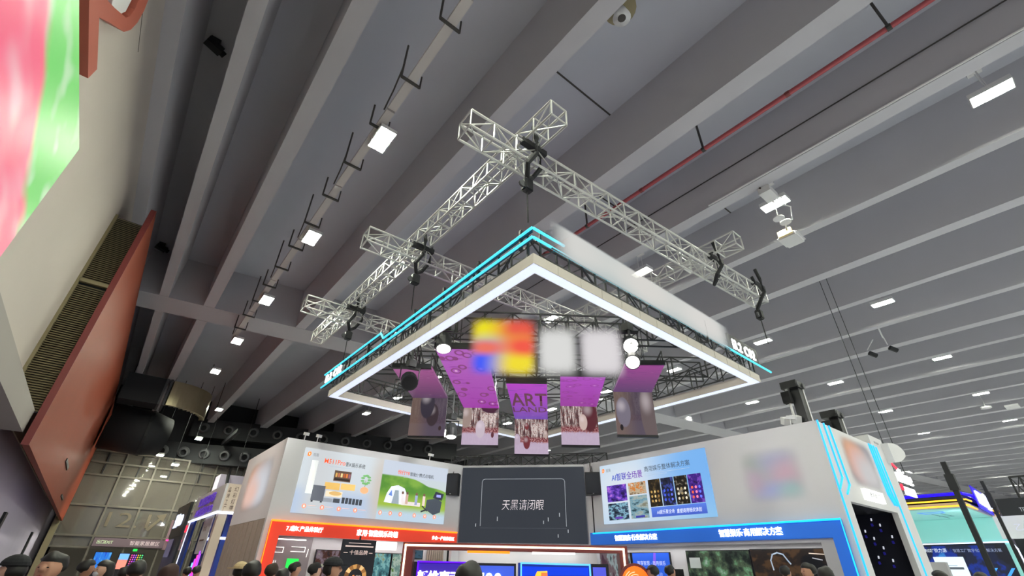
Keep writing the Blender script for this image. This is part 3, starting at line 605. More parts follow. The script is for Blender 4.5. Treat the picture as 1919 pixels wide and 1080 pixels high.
# ================================================================ MAIN BOOTH, left facade (faces -y)
W_ = M['white']
bl = thing('booth_facade', 'white booth wall with red fascia and orange neon, left of the black screen', 'booth wall', (6.8, 15.7, 0))
MB().box(3.71, 15.646, 2.72, 9.95, 15.8, 5.0).done('upper_panel', W_, bl)
MB().box(9.95, 15.646, 0, 10.25, 15.8, 5.0).done('end_panel', W_, bl)
MB().box(3.71, 15.646, 0, 3.84, 15.8, 2.72).done('corner_post', W_, bl)
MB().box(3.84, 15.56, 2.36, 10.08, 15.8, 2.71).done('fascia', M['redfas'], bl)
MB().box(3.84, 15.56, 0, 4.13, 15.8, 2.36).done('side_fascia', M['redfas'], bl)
neon('neon_strip', [(3.84, 15.54, 0), (3.84, 15.54, 2.715), (10.06, 15.54, 2.715)], .03, E_['orange'], bl)
MB().box(3.71, 15.8, 2.78, 3.8, 20.5, 5.0).done('end_wall', M['white'], bl)
for i in range(15): MB().box(3.70+(i % 2)*.012, 15.81+.31*i, 0, 3.8, 15.81+.31*i+.29, 2.77).done('plank', M['wood'], bl)
LF = Fr((0, 15.56, 0), (1, 0, 0))
letters(LF, '7.1影K产品体验厅', 4.28, 2.47, 1.05, .145, E_['white'], bl, .02, .012, .03)
letters(LF, '家用·智能娱乐终端', 6.38, 2.445, 1.4, .185, E_['white'], bl, .02, .012, .03)
letters(LF, '多合一产品体验区', 9.06, 2.455, .9, .12, E_['white'], bl, .02, .012, .03)
MB().box(7.06, 15.6, 2.1, 7.82, 15.68, 2.33).done('light_sign', E_['lt'], bl)
text(Fr((0, 15.598, 0), (1, 0, 0)), '影K体验区', 7.25, 2.18, .4, .07, mat('faint_print', '#d8d2c4', .6), bl, .004)
MB().box(4.1, 16.25, 0, 10.15, 16.35, 2.9).done('back_wall', M['inner'], bl)
MB().box(3.84, 15.8, 2.4, 10.15, 16.25, 2.46).done('soffit', M['grey'], bl)
Fr((3.706, 15.8, 0), (0, 1, 0))
fe = Fr((3.70, 19.9, 0), (0, -1, 0))
eg = thing('frosted_wall_sign', 'soft orange and white frosted sign on the brown end wall of the left booth wall', 'sign', (3.69, 18, 4))
fe.rect('frosted_panel', .2, 3.05, 3.6, 4.75, soft('frost_end', '#9c8f86', [(.3, .5, .35, .4, '#e8a983'), (.62, .42, .4, .45, '#d7d9df'), (.35, .35, .25, .25, '#f0c9bb')], .95, .3, .9), eg, 0, .02, True)
# left poster
po = thing('wall_poster', 'wide pale poster with a living room and a green meadow on the left wall', 'poster', (6.9, 15.63, 3.9))
PF_ = Fr((4.30, 15.64, 2.95), (1, 0, 0))
k = N('poster_left_print'); u, v, uv = k.uv(); n1 = k.noise(2.5, 4, k.scaled(uv, (2.2, 1, 1)))
room = k.mix(k.step(v, .25, .5), lin('#c5d6ee'), lin('#dfe8ee')); room = k.mix(k.math('MULTIPLY', k.step(u, .0, .1), k.step(u, .3, .12)), room, lin('#d9dde0')); room = k.mix(k.ell(.52, .5, .07, .6, .8), room, lin('#d9d0c6'))
hill = k.math('ADD', k.math('SUBTRACT', .86, k.math('MULTIPLY', k.math('SUBTRACT', u, .5), .62)), k.math('MULTIPLY', k.math('SUBTRACT', n1, .5), .12))
gr = k.mix(k.step(k.math('ADD', v, k.math('MULTIPLY', n1, .3)), .45, .62), lin('#a9c94a'), k.mix(k.step(n1, .4, .6), lin('#5f9a3c'), lin('#8ab94c')))
mt = k.mix(k.step(v, .10, .26), lin('#c9dff0'), k.mix(k.step(k.math('SUBTRACT', v, hill), -.01, .01), gr, k.mix(v, lin('#d9e7d2'), lin('#d3deee'))))
mt = k.mix(k.step(v, .73, .76), mt, lin('#d5dfee'))
po_m = k.emit(k.mix(k.step(u, .505, .512), room, mt), .92)
PF_.rect('print', 0, 0, 5.22, 1.84, po_m, po, 0, .02, True)
g = lambda h, s=.9: _cache.setdefault(('g', h, s), glow('print_'+h[1:], h, s))
def pr(f, nm, x0, y0, x1, y1, h, par, d=.021): return f.rect(nm, x0, y0, x1, y1, g(h), par, d, d+.004)
f = PF_
text(f, 'M511Pro', .66, 1.46, .68, .14, g('#e2603a'), po, .026, .012); text(f, '影K娱乐系统', 1.36, 1.44, .66, .14, g('#2d3338'), po, .026, .008)
pr(f, 'caption_print', .8, 1.38, 1.8, 1.395, '#aab4c0', po)
pr(f, 'television_print', 1.05, .98, 1.6, 1.29, '#59463c', po)
for i in range(6): pr(f, 'tile_print', 1.09+.085*i, 1.1, 1.15+.085*i, 1.22, ['#c59a54', '#b06a4a', '#d8c08a', '#a5562f', '#c7763c', '#8c5a6a'][i], po, .026)
pr(f, 'rail_print', 1.08, 1.01, 1.57, 1.06, '#2d2622', po, .026)
pr(f, 'subwoofer_print', .48, .37, .86, .8, '#5b5f68', po, .03); pr(f, 'foot_print', .5, .33, .56, .37, '#33363c', po); pr(f, 'foot_print', .78, .33, .84, .37, '#33363c', po)
pr(f, 'sideboard_print', .82, .72, 1.3, .92, '#d6ae62', po); pr(f, 'sideboard_print', 1.33, .75, 1.8, .93, '#dcb56c', po)
pr(f, 'table_print', .9, .52, 1.42, .68, '#e3d2b6', po); f.disc('bowl_print', 1.2, .62, .2, .06, g('#caa669'), po, .026, .029)
pr(f, 'amplifier_print', .86, .36, 1.15, .47, '#8b929b', po, .028); pr(f, 'amplifier_print', 1.17, .36, 1.38, .48, '#444950', po, .028)
for i in range(6): pr(f, 'speaker_print', 1.44+.115*i, .36-.003*i, 1.53+.115*i, .53-.003*i, '#3b4048', po, .028)
f.disc('pot_print', 2.12, .8, .14, .1, g('#e0a67a'), po, .024, .027); pr(f, 'stem_print', 2.11, .86, 2.125, 1.1, '#6f7f4a', po)
for i in range(9): a = i*.7; f.disc('leaf_print', 2.12+.12*math.cos(a), 1.12+.13*math.sin(a), .07, .035, g('#6fa86a'), po, .024+.0006*i, .027+.0006*i, 8)
pr(f, 'tower_print', .28, .55, .48, 1.5, '#cfd3d2', po, .022); pr(f, 'lamp_print', .36, .9, .42, 1.2, '#e9e2cf', po, .026)
for i, (x, z) in enumerate(((.34, .2), (.88, .2), (1.4, .2), (1.93, .2))):
    f.disc('icon_print', x, z, .065, .065, g('#ea8f78'), po, .024, .028, 14); pr(f, 'glyph_print', x-.02, z-.03, x+.02, z+.03, '#f5e0da', po, .029); pr(f, 'line_print', x+.1, z+.02, x+.34, z+.03, '#eab5a6', po); pr(f, 'line_print', x+.1, z-.02, x+.4, z-.012, '#a9b5c6', po)
text(f, '悦行Y8', 3.22, 1.43, .45, .14, g('#e2603a'), po, .026, .012); text(f, '智能便携式点唱机', 3.69, 1.42, .95, .13, g('#2d3338'), po, .026, .008)
pr(f, 'caption_print', 3.45, 1.35, 4.4, 1.363, '#aab4c0', po)
f.poly('tent_print', [(2.85, .52), (2.92, .8), (3.05, 1.02), (3.3, 1.08), (3.55, 1.0), (3.7, .75), (3.72, .48)], g('#d9dde2'), po, .024, .028); f.poly('tent_door_print', [(3.12, .5), (3.2, .92), (3.34, .92), (3.4, .5)], g('#8b98a2'), po, .029, .031); f.poly('tent_window_print', [(2.98, .75), (3.08, .92), (3.12, .72)], g('#5f7fc2'), po, .029, .031)
pr(f, 'blanket_print', 3.5, .48, 4.2, .6, '#cfc6c2', po, .03)
for i, (x, h) in enumerate(((3.45, '#d8cfd2'), (3.62, '#b99c90'), (3.98, '#8a93b2'), (4.28, '#c9b4ae'))): pr(f, 'figure_print', x, .52, x+.1, .82, h, po, .032); f.disc('head_print', x+.05, .86, .045, .05, g('#6a4f42'), po, .032, .034, 10)
f.poly('speaker_box_print', [(4.42, .42), (4.45, .72), (4.85, .8), (5.06, .7), (5.02, .36), (4.75, .26)], g('#3f454e'), po, .03, .034); f.poly('player_screen_print', [(4.68, .8), (4.78, 1.02), (5.12, .96), (5.05, .74)], g('#2c2f3c'), po, .035, .038); pr(f, 'song_list_print', 4.82, .84, 5.0, .92, '#8d8fd6', po, .039)
f.path('microphone_print', [(4.28, .34), (4.5, .42)], .05, g('#2f3338'), po, .03, .004); f.path('microphone_print', [(4.3, .5), (4.48, .38)], .04, g('#2f3338'), po, .032, .004)
for i, x in enumerate((2.78, 3.14, 3.5, 4.03, 4.44, 4.82)): f.disc('icon_print', x, .2, .06, .065, g('#e98a70'), po, .024, .028, 14); pr(f, 'glyph_print', x-.02, .17, x+.02, .23, '#f5e0da', po, .029); pr(f, 'line_print', x+.08, .21, x+.25, .22, '#a9b5c6', po)
def logo(f, x, y, s, par):
    f.poly('emblem_print', [(x, y), (x, y+s*.8), (x+s*.25, y+s), (x+s*.7, y+s), (x+s*.85, y+s*.5), (x+s*.6, y)], g('#e8803a'), par, .024, .028); f.poly('emblem_mark_print', [(x+s*.3, y+s*.2), (x+s*.3, y+s*.8), (x+s*.55, y+s*.5)], g('#fbe9d8'), par, .029, .031)
logo(f, .1, 1.6, .13, po); text(f, '视易', .27, 1.61, .17, .1, g('#6b7076'), po, .026, .004)
# goods inside the left room
RB = Fr((0, 16.2, 0), (1, 0, 0))
dp = thing('display_board', 'mauve grey display board with white outlines and a green screen under the red fascia', 'display', (4.7, 16.2, 0))
RB.rect('board', 4.16, 0, 5.3, 2.36, mat('mauve_board', '#8d868a', .6), dp, 0, .04)
for (x0, x1, z0, z1) in ((4.72, 5.12, 1.98, 2.1), (4.2, 4.5, 1.95, 2.08)): RB.path('outline', [(x0, z1), (x1, z1), (x1, z0), (x0, z0)], .012, E_['lt'], dp, .05, .01)
RB.rect('screen', 4.67, 1.55, 5.0, 1.8, E_['green'], dp, .04, .06); RB.path('outline', [(5.2, 1.85), (5.22, 2.05)], .012, E_['lt'], dp, .05, .01); RB.rect('caption', 4.25, 2.27, 5.1, 2.3, E_['lt'], dp, .041, .046)
for i in range(2): RB.path('outline', [(4.3+.05*i, 1.6), (4.32+.05*i, 1.75)], .01, E_['lt'], dp, .05, .01)
def tv(label, f, x0, z0, x1, z1, m, dep=.06):
    t = thing('television', label, 'television', tuple(f.p((x0+x1)/2, z0, .03))); f.rect('bezel', x0, z0, x1, z1, M['black'], t, .0, dep); f.rect('picture', x0+.025, z0+.025, x1-.025, z1-.02, m, t, dep, dep+.006, True); return t
def pic(name, stops, sc, seed=0, s=.9):
    k = N(name); u, v, uv = k.uv(); mp = k.n.new('ShaderNodeMapping'); mp.inputs['Location'].default_value = (seed, seed*.7, 0); mp.inputs['Scale'].default_value = sc; k.t.links.new(uv, mp.inputs[0])
    n = k.noise(1, 4, mp.outputs[0], .6); c = lin(stops[0])
    for i, h in enumerate(stops[1:]): q = .38+.3*i/len(stops[1:]); c = k.mix(k.step(n, q, q+.06), c, lin(h))
    return k.emit(c, s)
tv('television with a brown horse picture in the left room', RB, 5.46, 1.3, 6.32, 2.06, pic('pic_horse', ['#2b2326', '#4a2f28', '#7a6a74', '#a5ab8e'], (3, 2, 1), 1))
tv('television with a teal abstract painting beside the black roll up banner', RB, 7.35, 1.25, 7.95, 2.03, pic('pic_teal', ['#2f4d55', '#4b7f86', '#7fb5b5', '#8c9a78'], (3, 3, 1), 4))
tv('television with a grey green abstract picture near the red gate', RB, 7.97, 1.25, 8.55, 2.03, pic('pic_teal_b', ['#3f5a55', '#6f8f86', '#a9bcae', '#567a3c'], (3, 3, 1), 9))
tv('small dark wall panel behind the left post of the red gate', RB, 8.75, 1.88, 9.12, 2.15, pic('pic_small', ['#20303a', '#3a5566'], (3, 3, 1), 2))
t = thing('striped_wood_panel', 'striped brown panel on the back wall behind the red gate', 'panel', (9.5, 16.2, 1.7))
for i in range(8): RB.rect('slat', 9.3+.085*i, 1.2, 9.36+.085*i, 2.2, M['wood'], t, 0, .03)
# roll-up banner
t = thing('roll_up_banner', 'black and gold roll up banner with four pale characters before the left room', 'banner', (5.66, 13.5, 0))
f = Fr((5.19, 13.5, 0), (1, 0, 0)); f.rect('sheet', 0, .08, .95, 2.25, M['darkbooth'], t, 0, .02); f.rect('base', .05, 0, .9, .09, M['black'], t, -.1, .12); stick('pole', f.p(.48, .05, -.03), f.p(.48, 2.3, -.03), .014, M['nozzle'], t); f.rect('hook', .46, 2.25, .5, 2.34, M['black'], t, -.02, .01)
wp = g('#c9b3ab'); text(f, '十佳品牌', .24, 1.9, .5, .11, wp, t, .022, .01); f.rect('caption', .1, 2.08, .88, 2.11, wp, t, .02, .024); f.rect('caption', .18, 2.16, .8, 2.175, wp, t, .02, .024)
for (x0, x1) in ((.08, .19), (.78, .88)): f.rect('caption', x0, 1.94, x1, 1.955, wp, t, .02, .024)
for i in range(16):
    a = i*2*PI/16; f.poly('gold_ring', [(.5+.3*math.cos(a), 1.42+.27*math.sin(a)), (.5+.3*math.cos(a+.39), 1.42+.27*math.sin(a+.39)), (.5+.19*math.cos(a+.39), 1.42+.17*math.sin(a+.39)), (.5+.19*math.cos(a), 1.42+.17*math.sin(a))], g(['#b9894f', '#8f6236', '#d9b27c', '#6d4a2c'][i % 4], .8), t, .02, .026)
logo(f, .42, 1.38, .07, t); text(f, '视易', .51, 1.39, .13, .055, wp, t, .03, .004); f.path('frame_line', [(.2, 1.02), (.8, 1.02), (.8, 1.12), (.2, 1.12), (.2, 1.02)], .012, wp, t, .024, .004)
# ================================================================ right facade (faces -x) and right front (faces -y)
bw = thing('booth_facade', 'white booth wall with blue fascia and cyan neon, right of the black screen', 'booth wall', (13.3, 8, 0))
MB().box(13.287, 4.29, 2.75, 13.44, 12.0, 5.0).done('upper_panel', W_, bw); MB().box(13.287, 11.95, 0, 13.44, 12.3, 5.0).done('end_panel', W_, bw); MB().box(13.287, 4.29, 0, 13.44, 4.4, 2.75).done('corner_post', W_, bw)
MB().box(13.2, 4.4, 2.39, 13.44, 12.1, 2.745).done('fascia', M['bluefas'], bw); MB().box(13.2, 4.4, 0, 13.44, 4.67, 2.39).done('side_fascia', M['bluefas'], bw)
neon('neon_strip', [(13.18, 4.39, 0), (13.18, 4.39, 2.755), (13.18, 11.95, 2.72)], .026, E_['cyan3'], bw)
RFr = Fr((13.2, 0, 0), (0, -1, 0))
letters(RFr, '智慧酒店·行业解决方案', -11.03, 2.475, 1.62, .165, E_['white'], bw, .02, .012, .03)
letters(RFr, '智慧娱乐·商用解决方案', -7.42, 2.475, 1.68, .185, E_['white'], bw, .02, .012, .03)
MB().box(13.85, 4.4, 0, 13.95, 12.5, 2.9).done('back_wall', M['inner'], bw); MB().box(13.25, 4.6, 2.3, 13.85, 12.2, 2.38).done('soffit', M['grey'], bw); MB().box(13.2, 4.67, 0, 13.6, 4.95, 2.3).done('inner_post', M['grey'], bw)
t = thing('frosted_wall_sign', 'faint pastel frosted sign on the white wall over the blue fascia', 'sign', (13.27, 5.6, 3.9))
Fr((13.275, 6.55, 0), (0, -1, 0)).rect('frosted_panel', 0, 3.15, 1.75, 4.6, soft('frost_pastel', '#b3b1b4', [(.2, .75, .3, .25, '#abb5ab'), (.6, .75, .25, .25, '#aeb0cc'), (.75, .45, .25, .25, '#d0a8b8'), (.45, .15, .3, .2, '#a3aee0'), (.75, .15, .2, .2, '#9cc6c4'), (.15, .4, .2, .2, '#c3a8bd')], .32, .3, .9), t, 0, .01, True)
# right poster
pq = thing('wall_poster', 'blue poster with photo tiles and phone screens on the right wall', 'poster', (13.26, 9.5, 3.9))
f = Fr((13.28, 11.5, 2.98), (0, -1, 0))
k = N('poster_right_print'); u, v, uv = k.uv()
bgc = k.mix(k.ell(.25, .55, .5, .75, .9), lin('#8fc9f2'), lin('#dfe9f4')); bgc = k.mix(k.ell(.95, .75, .35, .55, .8), bgc, lin('#7db8f6'))
f.rect('print', 0, 0, 4.1, 1.84, k.emit(bgc, .95), pq, 0, .02, True)
logo(f, .1, 1.6, .13, pq); text(f, '视易', .28, 1.6, .2, .11, g('#6b7076'), pq, .026, .004)
gt = N('blue_violet_print'); u, v, uv = gt.uv(); tcg = gt.n.new('ShaderNodeTexCoord'); spg = gt.n.new('ShaderNodeSeparateXYZ'); gt.t.links.new(tcg.outputs['Object'], spg.inputs[0])
tgm = gt.emit(gt.mix(gt.step(spg.outputs[1], 11.0, 9.7), lin('#3a5ad6'), lin('#8a4ac0')), .9)
text(f, 'AI智联全场景', .5, 1.28, 1.28, .24, tgm, pq, .026, .012); text(f, '商用娱乐整体解决方案', 1.88, 1.42, 1.66, .17, g('#3a4552'), pq, .026, .004)
pr(f, 'caption_print', 1.92, 1.35, 3.5, 1.36, '#9aabc0', pq); pr(f, 'caption_print', 1.92, 1.3, 2.7, 1.31, '#9aabc0', pq)
def photo(x0, y0, x1, y1, m): f.rect('photo_tile', x0, y0, x1, y1, m, pq, .02, .026, True)
photo(.25, .65, 1.08, 1.16, pic('tile_a', ['#2a1a55', '#4a2c9a', '#7a4fd0', '#c77ae8'], (3, 3, 1), 3)); photo(.25, .1, 1.08, .6, pic('tile_b', ['#1c2836', '#3c4f66', '#8fc2d8', '#4a3a66'], (4, 4, 1), 7))
photo(1.17, .8, 1.86, 1.16, pic('tile_c', ['#7a5a3a', '#c9b89c', '#d9853c', '#e6ddcc'], (3, 2, 1), 5)); photo(1.17, .1, 1.86, .76, pic('tile_d', ['#2f4a55', '#7fa8b8', '#a9b8b4', '#8a8a78'], (1.5, 4, 1), 6))
pr(f, 'label_print', .52, .13, .82, .19, '#5a3aa0', pq, .027); pr(f, 'label_print', 1.35, .12, 1.7, .18, '#3a3a90', pq, .027)
for i in range(4):
    x0 = 1.96+.475*i
    photo(x0, .39, x0+.44, 1.17, pic('phone_%d' % i, [['#1a1712', '#2b241a', '#5c4a2c'], ['#151726', '#23283f', '#3c4a9a'], ['#15140f', '#24201a', '#8a8272'], ['#2a1550', '#45248a', '#7a4ac0']][i], (3, 5, 1), i*3))
    for j in range(9):
        h = [['#a98a4e', '#c9ae72', '#8a6a3a'], ['#3f55c9', '#2c3aa0', '#5a6ad9'], ['#b9b2a0', '#8a7c5a', '#d9d2bc'], ['#d95a3a', '#e07a9a', '#5a6ae8']][i][j % 3]
        f.disc('icon_print', x0+.1+.12*(j % 3), .55+.13*(j//3), .035, .04, g(h), pq, .027, .029, 8)
k = N('slogan_band'); u, v, uv = k.uv(); f.rect('slogan_band', 1.96, .1, 3.83, .37, k.emit(k.mix(v, lin('#4a66d0'), lin('#5f86ee')), .95), pq, .02, .026, True)
text(f, 'AI娱乐聚全场', 2.15, .17, .62, .12, g('#dfe6f6'), pq, .028, .0, shear=.15); text(f, '重塑商用畅欢体验', 2.85, .16, .82, .12, g('#dfe6f6'), pq, .028, .0, shear=.15)
# televisions in the right room
RR = Fr((13.85, 0, 0), (0, -1, 0))
t = tv('blue television with two lines of pale words under the blue fascia', RR, -10.9, 1.2, -9.48, 2.17, glow('tv_blue', '#2450b8', .9))
text(RR, '智享智慧 · 商用娱乐', -10.7, 1.82, 1.05, .12, g('#b9c6e6'), t, .07, .0); text(RR, '音乐体验', -10.3, 1.52, .5, .12, g('#8fa6dc'), t, .07, .0); RR.poly('picture_streak', [(-10.15, 1.7), (-10.05, 2.15), (-9.97, 2.15), (-10.02, 1.7)], g('#6a4ac0'), t, .066, .069)
tv('brown and grey television behind the right post of the red gate', RR, -12.3, 1.2, -10.95, 2.17, pic('pic_brown', ['#4a3440', '#6a5a60', '#8d9a9c', '#3c4a4f'], (4, 1.5, 1), 8))
t = tv('large television showing a dark green forest with a white note on it', RR, -8.92, 1.1, -7.0, 2.2, pic('pic_forest', ['#1c2321', '#2f3d33', '#4a5a46', '#5f8a66', '#9ab0a0'], (5, 2.5, 1), 2)); RR.rect('paper_note', -8.82, 1.76, -8.48, 2.02, mat('paper', '#c9d3d0', .8), t, .07, .075)
t = tv('large dark television with brown glow and a headset outline', RR, -6.98, 1.1, -5.04, 2.21, pic('pic_dark', ['#17181c', '#2a2320', '#4f3a28', '#22252c'], (2, 1.5, 1), 11))
RR.path('headset_outline', [(-6.45, 1.75), (-6.47, 1.95), (-6.4, 2.08), (-6.27, 2.12), (-6.13, 2.08), (-6.05, 1.95), (-6.0, 1.88)], .03, g('#8a97a6'), t, .075, .006); RR.path('streak', [(-5.5, 2.1), (-5.1, 2.07)], .02, g('#b9a99c'), t, .075, .006); RR.path('streak', [(-5.45, 2.0), (-5.25, 1.96)], .02, g('#9a9aa0'), t, .075, .006)
for i, y in enumerate((10.25, 9.12)):
    t = thing('loudspeaker', ['black standing loudspeaker before the blue television', 'black standing loudspeaker right of the blue television'][i], 'loudspeaker', (13.5, y, 0)); MB().box(13.4, y-.13, .0, 13.65, y+.13, 1.73).done('cabinet', M['rubber'], t)
    for z in (1.2, 1.45): MB().tube([(13.4, y, z), (13.385, y, z)], .09, 12).done('driver', M['dark'], t)
# front to the right of the corner
M['navy'] = mat('night_blue_paint', '#1a1c2c', .5)
ff = thing('corner_booth', 'white booth front with blue neon lines around a tall dark doorway', 'booth wall', (16, 4.3, 0))
MB().box(13.3, 4.28, 0, 13.87, 4.42, 5.0).done('left_panel', W_, ff); MB().box(13.87, 4.28, 3.17, 17.25, 4.42, 5.0).done('top_panel', W_, ff); MB().box(17.25, 4.28, 0, 18.5, 4.42, 5.0).done('right_panel', W_, ff)
MB().box(18.4, 4.42, 0, 18.5, 9, 5.0).done('side_panel', W_, ff)
FF = Fr((0, 4.27, 0), (1, 0, 0))
def nln(pts): FF.path('neon_strip', pts, .036, E_['cyan2'], ff, .01, .03)
nln([(13.36, 5.0), (13.36, 0)]); nln([(13.74, 4.99), (13.80, 3.7), (13.42, 3.42)]); nln([(14.06, 4.98), (14.14, 3.57), (13.78, 3.33)])
for x in (16.9, 17.08, 17.28): nln([(x, 4.97), (x+.06, 3.62), (x+.3 if x < 17.2 else x+.3, 3.36)])
nln([(17.6, 3.66), (17.66, 0)]); nln([(17.5, 4.96), (17.6, 3.66)])
MB().box(14.9, 4.2, 3.3, 16.25, 4.28, 3.56).done('light_sign', E_['lt'], ff); text(Fr((0, 4.2, 0), (1, 0, 0)), '商用体验厅', 15.2, 3.36, .75, .14, g('#3a4048'), ff, .004, .01)
MB().box(13.96, 6.6, 0, 18.4, 6.7, 3.3).done('room_back', M['navy'], ff); MB().box(13.96, 4.42, 0, 14.0, 6.6, 3.2).done('room_side', M['navy'], ff); MB().box(17.6, 4.42, 0, 17.64, 6.6, 3.2).done('room_side', M['navy'], ff); MB().box(13.96, 4.42, 3.2, 18.4, 6.7, 3.3).done('room_ceiling', M['black'], ff)
for (y, z) in ((5.06, 3.05), (4.89, 2.9), (5.31, 2.76), (5.15, 2.57), (5.0, 2.33), (4.88, 2.02), (4.7, 2.6), (5.2, 2.1)):
    MB().tube([(17.6, y, z+.04), (17.57, y, z-.02)], .02, 8).done('lamp_and_glow', g('#c9ccd8', .9), ff); MB().tube([(17.6, y+.03, z-.1), (17.58, y+.02, z-.16)], .03, 8).done('lamp_and_glow', g('#1d1a6a', .8), ff)  # blue pieces below the lamps stand in for their bluish glow
t = thing('frosted_wall_sign', 'soft orange and white frosted sign over the dark doorway', 'sign', (15.4, 4.26, 4.1))
FF.rect('frosted_panel', 14.45, 3.55, 16.85, 4.95, soft('frost_front', '#aaa6ab', [(.3, .65, .3, .35, '#e6b592'), (.4, .45, .25, .3, '#eab9ae'), (.62, .32, .35, .35, '#d6d4d4')], .95, .28, .9), t, .0, .02, True)
# ================================================================ black LED screen between the walls
E1 = Vector((.677, -.736, 0)); SO = Vector((10.173, 15.646, 0)); SF = Fr(SO, E1)
sc_ = thing('led_wall_screen', 'big black screen with a thin white frame line and brush characters', 'screen', tuple(SF.p(2.3, 2.4)))
SF.rect('surround', 0, 2.3, 4.6, 5.0, W_, sc_, -.25, -.02); SF.rect('lower_wall', 0, 0, 4.6, 2.3, M['inner'], sc_, -.25, -.05)
k = N('led_black'); nz = k.noise(300, 1); scm = k.emit(k.mix(nz, lin('#34383f'), lin('#3b4048')), .95, '#0a0a0c')
SF.rect('picture', .03, 2.42, 4.57, 4.91, scm, sc_, -.02, .04)
ln = g('#8d9299')
r_ = .12; SF.path('frame_line', [(.8, 2.95), (.8, 4.4), (.83, 4.47), (.9, 4.5), (3.75, 4.5), (3.83, 4.47), (3.86, 4.4), (3.86, 2.95)], .018, ln, sc_, .042, .004); SF.path('frame_line', [(.8, 2.88), (3.86, 2.88)], .008, g('#4d5159'), sc_, .042, .004)
text(SF, '天黑请闭眼', 1.56, 3.46, 1.5, .34, g('#d9cfd4'), sc_, .046, -.012, shear=.12)
for (x, z, hh) in ((2.95+.1, 3.02, .1), (3.22, 3.1, .12), (3.62, 3.25, .12), (1.4, 3.1, .14), (.62, 2.92, .1), (3.9, 2.75, .1), (3.55, 2.6, .1)): SF.rect('spark', x, z, x+.025, z+hh, g('#9fa3a9'), sc_, .042, .046)
for i, (u, d, lab) in enumerate(((-.27, .3, 'black hung loudspeaker left of the black screen'), (4.86, .3, 'black hung loudspeaker right of the black screen'))):
    t = thing('hung_loudspeaker', lab, 'loudspeaker', tuple(SF.p(u, 4.3, d))); c = SF.p(u, 3.9, d)
    s = 1 if i == 0 else -1
    pts = [SF.p(u-.26, 3.9, d-.15), SF.p(u+.26, 3.9, d-.15), SF.p(u+.26, 3.9, d+.2), SF.p(u-.26, 3.9, d+.2)]; up = [Vector((0, 0, .74))]*4; tilt = SF.n*-.08
    MB().hexa(pts+[p+Vector((0, 0, .74))+tilt*0 for p in pts]).done('cabinet', M['black'], t)
    SF.rect('grille', u-.23, 3.95, u+.23, 4.6, M['darkbooth'], t, d+.2, d+.215); stick('bracket', SF.p(u, 4.64, d), SF.p(u, 4.95, d-.1), .02, M['black'], t); stick('cable', SF.p(u, 4.64, d-.1), SF.p(u-.05*s, 5.0, d-.2), .012, M['black'], t); stick('bracket', SF.p(u, 4.3, d-.15), SF.p(u, 4.3, -.05), .03, M['black'], t)
    SF.rect('badge', u-.02, 3.93, u+.02, 3.95, M['apwhite'], t, d+.2, d+.21)
box_truss('black truss lying behind the top edge of the black screen', (10.3, 16.6, 5.05), (14.3, 12.0, 5.05), .34, .42, 11, BK, .028, .018, 'stage_truss', None, faces='sltb', kind='box')
for (x, y) in ((11, 15.9), (13.6, 12.9)): stick('truss_leg', (x, y, 0), (x, y, 5.05), .06, BK, bpy.data.objects['stage_truss'], 'box')
for i, (x, y) in enumerate(((4.22, 15.72), (4.62, 15.72), (8.75, 15.72), (13.36, 4.9))):
    t = thing('arm_spotlight', 'small white arm spotlight on the %s' % ['left end of the left booth wall top', 'left booth wall top, second from its left end', 'left booth wall top near the black screen', 'right booth wall top near the corner'][i], 'spotlight', (x, y, 5.0), 'arm spotlights on the booth walls')
    stick('arm', (x, y, 5.0), (x, y-.02, 5.2), .014, M['apwhite'], t); MB().bar((x, y+.05, 5.22), (x+.02, y-.16, 5.17), .11, .09).done('head', M['apwhite'], t)
# ================================================================ red gate with desk screens
GO = Vector((5.056, 9.769, 0)); GF = Fr(GO, (.783, -.622, 0))
gt_ = thing('lit_gate_frame', 'red frame with a warm white light line standing before the black screen', 'frame', tuple(GF.p(2.27, 0)))
GF.rect('top_beam', 0, 1.955, 4.55, 2.085, M['maroon'], gt_, -.15, .1); GF.rect('left_post', 0, 0, .22, 1.955, M['maroon'], gt_, -.15, .1); GF.rect('right_post', 4.38, 0, 4.55, 1.955, M['maroon'], gt_, -.15, .1)
GF.path('light_line', [(.06, 0), (.06, 2.03), (4.47, 2.03), (4.47, 0)], .035, E_['warm'], gt_, .11, .02)
GF.rect('light_bar', 1.31, 1.915, 2.17, 1.955, E_['orange'], gt_, .0, .08); GF.rect('light_bar', 2.62, 1.915, 3.49, 1.955, E_['lt'], gt_, .0, .08)
ds = thing('desk_screen', 'violet and blue screen with bright characters inside the red gate', 'screen', tuple(GF.p(1.3, 0)))
k = N('violet_blue'); u, v, uv = k.uv(); GF.rect('cabinet', .25, 0, 2.3, 1.745, M['darkbooth'], ds, -.3, .02); GF.rect('picture', .33, .1, 1.5, 1.72, g('#3a2690'), ds, .02, .03); GF.rect('picture', 1.5, .1, 2.26, 1.70, g('#3c56c4'), ds, .02, .03)
GF.path('neon_strip', [(.34, .1), (.34, 1.745), (1.28, 1.745)], .03, E_['purple'], ds, .05, .03)
letters(GF, '新维声动', .34, 1.36, .86, .24, E_['white'], ds, .05, .03, .03); letters(GF, '100', 1.62, 1.38, .42, .2, E_['white'], ds, .05, .03, .03)
ds = thing('desk_screen', 'blue outlined screen with an orange tile inside the red gate, left of the orange disc', 'screen', tuple(GF.p(3.1, 0)))
GF.rect('cabinet', 2.34, 0, 3.8, 1.76, M['bluewall'], ds, -.1, .06); GF.rect('picture', 2.42, .1, 3.74, 1.70, g('#0d38c8'), ds, .06, .07); GF.path('neon_strip', [(2.4, 0), (2.4, 1.755), (3.77, 1.745), (3.77, 0)], .03, E_['blueneon2'], ds, .09, .03)
